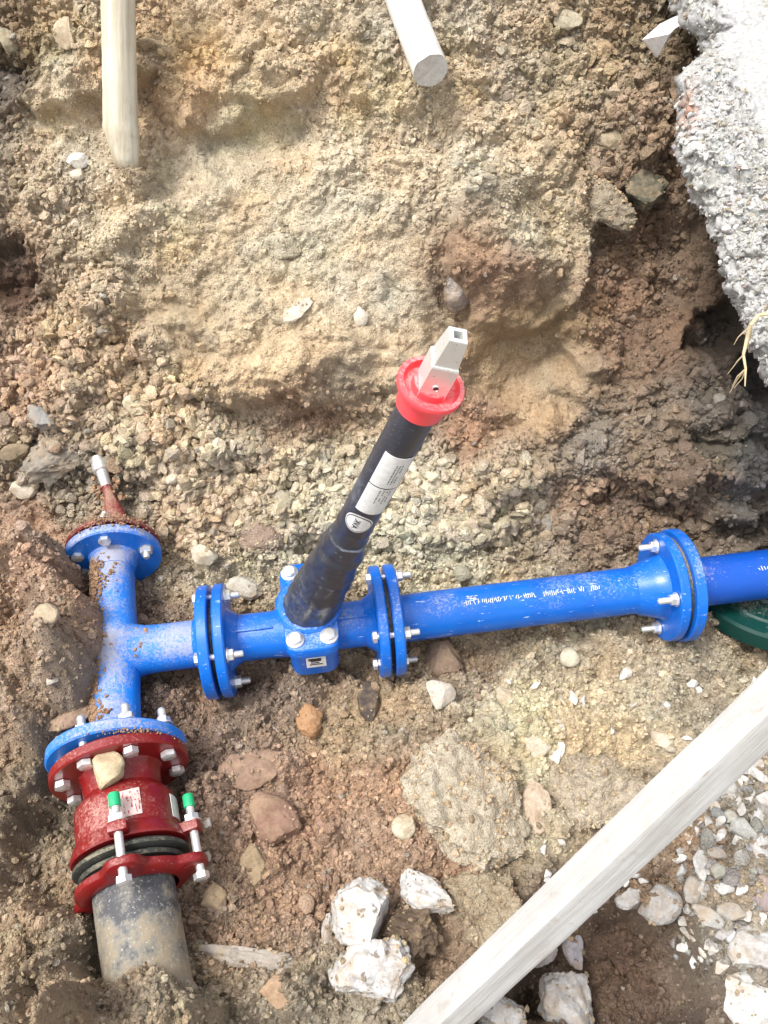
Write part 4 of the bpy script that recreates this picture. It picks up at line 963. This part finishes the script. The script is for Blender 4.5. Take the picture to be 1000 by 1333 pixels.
# direction of the camera round the tube
cl_ = (sp.matrix_world.inverted() @ CAMV); ph = math.degrees(math.atan2(cl_.y, cl_.x))
def rtube(s): return rn - .002 + (rt - rn + .002) * (s - s_tube + .01) / (s_cap0 - s_tube + .03)
def sticker(s0, s1, a0_, a1_, name):
    r_ = max(rtube(s0), rtube(s1)) * 1.012 + .0006
    g = Geo(); vv = []; ff = []; nn = 14
    for i in range(nn + 1):
        a = R(a0_ + (a1_ - a0_) * i / nn)
        for x_ in (s0, s1):
            for e_ in (0, .0005):
                rr_ = rtube(x_) * 1.012 + .0006 + e_; vv.append((rr_ * math.cos(a), rr_ * math.sin(a), x_))
    for i in range(nn):
        b0 = i * 4; b1 = b0 + 4
        ff += [(b0 + 1, b0 + 3, b1 + 3, b1 + 1), (b0, b1, b1 + 2, b0 + 2), (b0, b0 + 1, b1 + 1, b1), (b0 + 2, b1 + 2, b1 + 3, b0 + 3)]
    ff += [(0, 2, 3, 1), (nn * 4, nn * 4 + 1, nn * 4 + 3, nn * 4 + 2)]
    g.add(vv, ff); return g.build(name, M_sticker, sp)
def text_on_tube(body, size, s_c, a_c, name, parent, mat, bold=0.0):
    cu_ = bpy.data.curves.new('txt', 'FONT'); cu_.body = body; cu_.size = size; cu_.align_x = 'CENTER'; cu_.align_y = 'CENTER'; cu_.offset = bold
    cu_.resolution_u = 3
    to = bpy.data.objects.new('txt', cu_); COL.objects.link(to); dg = bpy.context.evaluated_depsgraph_get()
    me = bpy.data.meshes.new_from_object(to.evaluated_get(dg)); bpy.data.objects.remove(to); me.name = name
    for v in me.vertices:
        s_ = s_c + v.co.x; r_ = rtube(s_) * 1.012 + .0016; a = R(a_c) + v.co.y / r_
        v.co = (r_ * math.cos(a), r_ * math.sin(a), s_)
    me.materials.clear(); me.materials.append(mat); return obj(name, me, parent)
sA, sB, sC, sD_ = sat(647), sat(614.5), sat(613), sat(574)
k_l, k_r = ph - 22, ph + 66
st1 = sticker(sC, sD_, k_l, k_r, 'upper_label'); st2 = sticker(sA, sB, k_l, k_r, 'lower_label')
def tiny(parent, s0, s1, angs):
    g = Geo()
    for a_ in angs:
        s_ = s0
        while s_ < s1:
            w_ = rnd.uniform(.0015, .006)
            if rnd.random() < .85:
                vs4 = []
                for ds, da in ((0, -1), (w_, -1), (w_, 1), (0, 1)):
                    r_ = rtube(s_ + ds) * 1.012 + .00155; a = R(a_ + da * 1.2); vs4.append((r_ * math.cos(a), r_ * math.sin(a), s_ + ds))
                g.add(vs4, [(0, 1, 2, 3)])
            s_ += w_ + .0016
    g.build('small_print', M_ink, parent)
tiny(st1, sC + (sD_ - sC) * .15, sD_ - (sD_ - sC) * .22, [ph + 26, ph + 34, ph + 42])
tiny(st2, sA + (sB - sA) * .45, sB - (sB - sA) * .05, [ph + 18, ph + 28, ph + 38, ph + 46])
# oval maker's badge
def oval(s_c, a_c, hs, ha, mat, name, parent, lift):
    g = Geo(); vv = []; n = 36; 
    for rr2 in (0.02, .35, .7, 1.0):
        for i in range(n):
            t = 2 * math.pi * i / n; s_ = s_c + hs * rr2 * math.cos(t); a = R(a_c + ha * rr2 * math.sin(t)); r_ = rtube(s_) * 1.012 + lift
            vv.append((r_ * math.cos(a), r_ * math.sin(a), s_))
    ff = [tuple(range(n))]
    for k3 in range(3):
        for i in range(n): ff.append((k3 * n + i, k3 * n + (i + 1) % n, (k3 + 1) * n + (i + 1) % n, (k3 + 1) * n + i))
    g.add(vv, ff); return g.build(name, mat, parent)
s_ov = sat(662); hs_ = (sat(652) - sat(671)) / 2
badge = oval(s_ov, ph + 8, hs_ * 1.05, 44, M_sticker, 'oval_badge', sp, .0008)
oval(s_ov, ph + 8, hs_ * .93, 40, M_ink, 'badge_ring', badge, .0012); oval(s_ov, ph + 8, hs_ * .84, 37.5, M_sticker, 'badge_face', badge, .0015)
tx = text_on_tube('AVK', .0125, s_ov, ph + 2, 'badge_letters', badge, M_ink, .0002)
for v in tx.data.vertices:
    q = Vector((v.co.x, v.co.y, 0)); f_ = (q.length + .0006) / q.length; v.co = (v.co.x * f_, v.co.y * f_, v.co.z)
# red collar
rc = rpx(507, 92)
Geo().lathe([(s_cap - .040, rt + .001), (s_cap - .040, rc * .74), (s_cap - .012, rc * .80), (s_cap - .008, rc * .97), (s_cap - .004, rc), (s_cap, rc), (s_cap + .002, rc * .97), (s_cap + .0015, rc * .84),
             (s_cap - .004, rc * .82), (s_cap - .007, rc * .76), (s_cap - .007, rc * .56), (s_cap + .002, rc * .53), (s_cap + .002, .012)], 72, axis='Z').build('red_collar', M_redcap, sp, ang=38)
# square head: lower block with a pin hole, tapering upper block with square socket
s_cr = sat(467); s_top = SL
w0, w1, w2 = rpx(500, 37), rpx(483, 33), rpx(436, 25.5)
hd = Geo()
def sqr(s, w): return [Vector((sx_ * w, sy_ * w, s)) for sx_, sy_ in ((-1, -1), (1, -1), (1, 1), (-1, 1))]
def loft(g, rings, cap0=True, cap1=False):
    vv = [p for r_ in rings for p in r_]; n = len(rings[0]); ff = []
    for j in range(len(rings) - 1):
        for i in range(n): ff.append((j * n + i, j * n + (i + 1) % n, (j + 1) * n + (i + 1) % n, (j + 1) * n + i))
    if cap0: ff.append(tuple(range(n))[::-1])
    if cap1: ff.append(tuple((len(rings) - 1) * n + i for i in range(n)))
    g.add(vv, ff)
loft(hd, [sqr(s_cap - .006, w0), sqr(s_cr - .002, w0 * .98), sqr(s_cr, w0 * .93)], True, True)
hd.build('lower_head', M_galv, sp, smooth=False)
hu = Geo()
loft(hu, [sqr(s_cr - .001, w1 * .94), sqr(s_cr + .001, w1 * .97), sqr(s_top - .001, w2), sqr(s_top, w2 * .96), sqr(s_top, w2 * .50), sqr(s_top - .020, w2 * .50)], True, True)
hu.build('square_head', M_galv, sp, smooth=False)
Geo().box((0, 0, s_top - .0185), (w2 * .49, w2 * .49, .0008)).build('socket_bottom', M_hole, sp)
zz_ = s_cap + (s_cr - s_cap) * .28
Geo().lathe([(0, .0042), (.0012, .0042), (.0014, .0034), (.0003, .003), (.0003, .0001)], 22, axis='Z').build('pin_ring', M_zinc, sp, Matrix.Translation((0, -w0 * .99, zz_)) @ Matrix.Rotation(R(90), 4, 'X'))
Geo().lathe([(0, .003), (.0009, .003), (.0009, .0001)], 18, axis='Z').build('pin_hole', M_hole, sp, Matrix.Translation((0, -w0 * .99, zz_)) @ Matrix.Rotation(R(90), 4, 'X'))

# ------------------------------------------------------------------ timber beam
bl = D(556, 1345, 1.17); br = D(1003, 922, .93); BD = (br - bl).normalized()
Fb = frame(bl, BD); LB = (br - bl).length
beam = Geo(); n = 90; hw = .0222; roll = R(56)
def octo(t):
    pts = []; 
    for k2 in range(48):
        a = 2 * math.pi * k2 / 48; c, s = math.cos(a), math.sin(a)
        p_ = 18.0; r_ = hw / ((abs(c) ** p_ + abs(s) ** p_) ** (1 / p_))
        r_ *= 1 + .04 * mnoise.noise(Vector((t * 9, c * 1.5, s * 1.5))) + .012 * mnoise.noise(Vector((t * 60, c * 3, s * 3)))
        a2 = a + roll
        pts.append(Vector((t, r_ * math.cos(a2) * 1.02, r_ * math.sin(a2) + .006 * math.sin(t * 4))))
    return pts
loft(beam, [octo(-.46 + (LB + .86) * i / n) for i in range(n + 1)], True, True)
bo = beam.build('timber_beam', M_beam, None, Fb, ang=30)
for (x_, k_) in ((.42, .0), (.36, .004), (.55, -.003)):
    Geo().box((0, 0, 0), (.016, .0006, .0009), None, .0003).build('split', M_hole, bo, Matrix.Translation((x_, 0, 0)) @ Matrix.Rotation(roll + R(90), 4, 'X') @ Matrix.Translation((0, hw * 1.0, k_)) @ Matrix.Rotation(R(4), 4, 'Y')); tag(bo, 'long pale weathered timber beam slanting across the lower right corner', 'beam')

# ------------------------------------------------------------------ stakes
STK = 1.0
def stick(name, label, p0, p1, r0, r1, mat, point=0.0, cut=False):
    F = frame(p0, p1 - p0); L = (p1 - p0).length; g = Geo(); rings = []
    for i in range(61):
        t = i / 60; x = L * t; r_ = r0 + (r1 - r0) * t
        if point and x < point: r_ *= .45 + .60 * (x / point) ** .5
        ring = []
        for k2 in range(32):
            a = 2 * math.pi * k2 / 32
            rr_ = r_ * (1 + .035 * mnoise.noise(Vector((x * 7, math.cos(a), math.sin(a)))) + .02 * mnoise.noise(Vector((x * 40, math.cos(a) * 3, math.sin(a) * 3))))
            yy_ = rr_ * math.cos(a); z2 = rr_ * math.sin(a)
            if point: yy_ += -.012 * max(0, 1 - x / point)
            ring.append(Vector((x + (.004 * mnoise.noise(Vector((math.cos(a) * 3, math.sin(a) * 3, 1))) if i == 0 else 0), yy_, z2)))
        rings.append(ring)
    loft(g, rings, True, True); o = g.build(name, mat, None, F, ang=40); tag(o, label, 'stake'); return o
pb, _ = hit(158, 214); db = proj(pb)[2]
stick('wooden_stake', 'cream peeled wooden stake with pointed lower end at upper left', D(158, 216, db - .035), D(151, -150, db - .20), STK * .5 * (db - .02) / FPX * 44, STK * .5 * (db - .17) / FPX * 41, M_stake, point=.065)
stick('wooden_stick', 'bright white stick with cut end hanging in at the top centre', D(561, 92, 1.46), D(496, -70, 1.60), .031, .031, M_stakewhite)

# ------------------------------------------------------------------ broken concrete slab at the upper right
edge = [(-140, 850), (-60, 872), (0, 880), (22, 888), (40, 905), (62, 915), (85, 902), (105, 886), (150, 888), (200, 886), (240, 905), (262, 922), (300, 935), (350, 948), (390, 963), (430, 980), (465, 998), (490, 1015)]
ey = np.array([e[0] for e in edge], float); ex = np.array([e[1] + 10 + (12 if 30 < e[0] < 95 else 0) for e in edge], float)
nt, ns = 330, 200
tt = np.linspace(-140, 500, nt); back = 40
Pc = np.zeros((nt, ns + back, 3)); rust = np.zeros((nt, ns + back))
for i, t in enumerate(tt):
    xl = np.interp(t, ey, ex) + 5 * float(fbm(np.array([t / 18.]), np.array([1.]), 55, 3)[0])
    dep0 = 1.42 - .00048 * (t + 0) if t > 0 else 1.42 - .0002 * t
    base_l = D(xl, t, dep0)
    for j in range(ns + back):
        if j < back:
            s = (back - j) / back            # wraps away from the camera into the bank
            p = D(xl + 2 * (1 - (1 - s) ** 2), t, dep0 + .03 + .26 * s)
            p = p + Vector((.02 * s, 0, 0))
        else:
            s = (j - back) / (ns - 1); xx = xl + s * (1180 - xl)
            p = D(xx, t, dep0 + .03 * math.exp(-s * 26) - .06 * min(s * 2, 1))
        Pc[i, j] = p
Lx = np.cumsum(np.linalg.norm(np.diff(Pc, axis=1, prepend=Pc[:, :1]), axis=2), axis=1); Ly = np.repeat(tt[:, None] * .0013, ns + back, 1)
Ly = Ly + 0 * Lx
nrm = np.cross(np.gradient(Pc, axis=1), np.gradient(Pc, axis=0)); nrm /= np.maximum(np.linalg.norm(nrm, axis=2, keepdims=True), 1e-9)
mid = nrm[nt // 2, back + ns // 2]; vc = np.array([0, 0, CAMZ]) - Pc[nt // 2, back + ns // 2]
if (mid * vc).sum() < 0: nrm = -nrm
sxp = 500 + FPX * Pc[..., 0] / (Pc[..., 1] * CP - (Pc[..., 2] - CAMZ) * SP)
TT = np.repeat(tt[:, None], ns + back, 1)
smooth_zone = np.clip((sxp - (925 + TT * .25) + 25 * fbm(Lx * 14, Ly * 14, 91, 3)) / 25, 0, 1) * (1 - np.clip((TT - 150) / 40, 0, 1))
smooth_zone = np.maximum(smooth_zone, np.clip((sxp - 985 + 10 * fbm(Lx * 20, Ly * 20, 95, 3)) / 10, 0, 1) * np.clip((TT - 100) / 20, 0, 1) * (1 - np.clip((TT - 190) / 20, 0, 1)))
wxx = fbm(Lx * 45, Ly * 45, 92, 3) * .006
hc = facets((Lx + wxx) / .055, (Ly + wxx) / .06, 141) * .012 + facets((Lx + wxx) / .020, (Ly + wxx) / .022, 151) * .007 + .55 * clods((Lx + wxx) / .034, (Ly + wxx) / .030, 93, .6) * .012 + clods((Lx + wxx) / .013, Ly / .012, 94, .8) * .0075 + clods(Lx / .0068, Ly / .0064, 96, .9) * .0042 + fbm(Lx * 12, Ly * 12, 97, 4) * .012
hc = hc * (1 - .95 * smooth_zone) + .010 * smooth_zone + fbm(Lx * 70, Ly * 70, 98, 3) * .0015
Pc = Pc + nrm * hc[..., None]
_rz = np.nonzero((smooth_zone.ravel() < .3) & (np.arange(nt * (ns + back)) % (ns + back) > back * .5))[0]
rust = np.clip(1 - np.abs(sxp - 905) / 14, 0, 1) * np.clip(1 - np.abs(TT - 150) / 48, 0, 1) * (vnoise(Lx * 60, Ly * 60, 99) > .35) * .9
idx = np.arange(nt * (ns + back)).reshape(nt, -1)
q = np.stack([idx[:-1, :-1], idx[:-1, 1:], idx[1:, 1:], idx[1:, :-1]], -1).reshape(-1, 4)
me = bpy.data.meshes.new('concrete_slab'); me.from_pydata(Pc.reshape(-1, 3).tolist(), [], q.tolist()); me.shade_smooth(); me.materials.append(M_conc)
ra = me.attributes.new('rust', 'FLOAT', 'POINT'); ra.data.foreach_set('value', rust.astype(np.float32).ravel())
bm = bmesh.new(); bm.from_mesh(me)
be = [e for e in bm.edges if e.is_boundary]; ret = bmesh.ops.extrude_edge_only(bm, edges=be)
for v in [g_ for g_ in ret['geom'] if isinstance(g_, bmesh.types.BMVert)]: v.co += Vector((.03, .20, .03))
bm.to_mesh(me); bm.free()
_s = rng.choice(_rz, 9000); _c = np.repeat(rng.uniform(.40, .62, (9000, 1)), 3, 1) * np.array([1, .99, .95]); _q = rng.random(9000) < .12; _c[_q] *= np.array([.75, .68, .55])
grains('aggregate', 'pale aggregate grit standing proud on the broken concrete', None, np.clip(.0022 * np.exp(rng.normal(0, .5, 9000)), .001, .0085), .8, 1.15, (Pc.reshape(-1, 3)[_s], nrm.reshape(-1, 3)[_s], _c))
so = obj('concrete_slab', me); tag(so, 'broken whitish concrete slab edge overhanging at the upper right', 'concrete slab')

# white plastic offcut beside the slab
def ribbon(name, pts, wv, th, mat, label, cat):
    g = Geo(); rings = []
    for i, p in enumerate(pts):
        w_ = wv[i]; nrm_ = (CAMV - p).normalized()
        rings.append([p - w_, p + w_, p + w_ - nrm_ * th, p - w_ - nrm_ * th])
    loft(g, rings, True, True); o = g.build(name, mat, ang=20); tag(o, label, cat); return o
g = Geo(); dS = 1.52
quads = [[(838, 50), (895, 12), (902, 22), (872, 42)], [(838, 50), (872, 42), (884, 37), (857, 76)]]
F1 = [D(838, 51, 1.50), D(862, 30, 1.47), D(906, 8, 1.46), D(914, 22, 1.47), D(880, 36, 1.47), D(857, 74, 1.52)]
nn_ = Vector((0, .012, -.006))
vv = F1 + [p + nn_ for p in F1] + [D(872, 44, 1.45), D(872, 44, 1.45) + nn_]
ff = [(0, 1, 12), (1, 4, 12), (1, 2, 3, 4), (0, 12, 5), (12, 4, 5)]
ff2 = [tuple(i + 6 if i < 6 else 13 for i in f[::-1]) for f in ff]
sidef = [(0, 5, 11, 6), (5, 4, 10, 11), (4, 3, 9, 10), (3, 2, 8, 9), (2, 1, 7, 8), (1, 0, 6, 7)]
g.add(vv, ff + ff2 + sidef); o = g.build('plastic_offcut', M_plasticwhite, ang=15, smooth=False); tag(o, 'folded white plastic offcut sticking out left of the concrete slab', 'plastic piece')

# hanging root at the slab's lower tip
def tube_path(g, pts, rad, segs=7):
    for i in range(len(pts) - 1):
        a, b_ = pts[i], pts[i + 1]; F = frame(a, b_ - a, Vector((.3, .5, .8)))
        g.lathe([(0, rad[i]), ((b_ - a).length, rad[i + 1])], segs, M=F)
g = Geo(); dR = 1.13
main = [D(1012, 408, dR), D(988, 410, dR), D(977, 424, dR), D(973, 440, dR + .01), D(968, 462, dR + .01), D(971, 480, dR + .01), D(970, 503, dR + .01)]
tube_path(g, main, [.0022, .0026, .0028, .0026, .002, .0016, .0007])
for k2 in range(9):
    i = rnd.choice([2, 3, 4, 5]); p = main[i]; q1 = p + Vector((rnd.uniform(-.012, .012), 0, -rnd.uniform(.008, .02))); q2 = q1 + Vector((rnd.uniform(-.008, .008), 0, -rnd.uniform(.01, .025)))
    tube_path(g, [p, q1, q2], [.0011, .0008, .0004], 5)
o = g.build('dry_root', M_root); tag(o, 'thin pale root hanging from the lower tip of the concrete slab', 'root')

# ------------------------------------------------------------------ green lid under the pipe
gc = U(1012, 758, -.082)
lid = empty('green_lid', frameZ(gc, Vector((-.05, .26, 1))), 'dark green round plastic lid lying under the blue plastic pipe', 'lid')
rl = .165
Geo().lathe([(-.03, rl), (0, rl), (.006, rl - .004), (.007, rl * .80), (.011, rl * .78), (.011, rl * .74), (.007, rl * .72), (.010, rl * .5), (.015, rl * .48), (.015, rl * .45), (.011, rl * .43), (.014, .0001)], 80, axis='Z').build('lid_plate', M_green, lid)
rr_ = Geo()
for k2 in range(12): rr_.box((rl * .6, 0, .0095), (rl * .13, .002, .0022), Matrix.Rotation(R(30 * k2), 4, 'Z'), .0008)
rr_.build('lid_rib', M_green, lid)

# ------------------------------------------------------------------ earth lying on the tee
ed = Geo(); rr = random.Random(5)
me_l = [rock_mesh('earth_lump', M_clod, 610 + i, 2, 7, (.5, .85), .1) for i in range(4)]
def lumps(name, label, pts):
    """a heap of crumbs as one object"""
    vv = []; ff = []; k0 = 0
    for (p, s) in pts:
        m_ = rr.choice(me_l); Rm = Matrix.Rotation(rr.uniform(0, 6), 3, Vector((rr.random(), rr.random(), rr.random() + .1)).normalized())
        for v in m_.vertices: vv.append(p + Rm @ Vector((v.co.x * s, v.co.y * s * rr.uniform(.95, 1.05), v.co.z * s * .75)))
        for f in m_.polygons: ff.append(tuple(i + k0 for i in f.vertices))
        k0 = len(vv)
    me = bpy.data.meshes.new(name); me.from_pydata(vv, [], ff); me.materials.append(M_clod); me.shade_smooth(); me.set_sharp_from_angle(angle=R(30))
    o = obj(name, me); tag(o, label, None, None, 'stuff'); o.color = A(182, 148, 118, .8); return o
pts = []
for i in range(2400):                      # band of soil along the left flank of the tee
    s = rr.uniform(.05, TL - .03); th = R(rr.gauss(24, 24 + 8 * math.sin(s * 40))); r_ = rT + rr.uniform(-.003, .002)
    Pw = tee.matrix_world @ Vector((s, -r_ * math.cos(th) * -1, r_ * math.sin(th))); 
    pts.append((Pw, rr.uniform(.0012, .0042)))
for i in range(90):                       # clump where run and branch meet
    q1 = cross + TD * rr.gauss(.0, .012) + PD * rr.gauss(.042, .010); pts.append((Vector((q1.x, q1.y, .040 - abs(rr.gauss(0, .006)))), rr.uniform(.0022, .005)))
for i in range(160):                      # dirt on the rim of the far flange joint and the red one
    th = R(rr.gauss(100, 24)); xx = TL + rr.uniform(-.012, .02); r_ = .089 + rr.uniform(-.003, .002)
    pts.append((tee.matrix_world @ Vector((xx, r_ * math.cos(th), r_ * math.sin(th))), rr.uniform(.0012, .0028)))
for i in range(110):
    th = R(rr.gauss(122, 20)); xx = rr.uniform(-.003, .005); r_ = .110 + rr.uniform(-.002, .003)
    pts.append((tee.matrix_world @ Vector((xx, r_ * math.cos(th), r_ * math.sin(th))), rr.uniform(.0006, .0019)))
for i in range(90):
    t_ = rr.random(); pts.append((p0.lerp(p1, t_) + Vector((rr.gauss(0, .014), 0, rr.uniform(-.03, .004))), rr.uniform(.003, .008)))
lumps('clinging_earth', 'brown earth crumbs clinging to the tee and its flanges', pts)
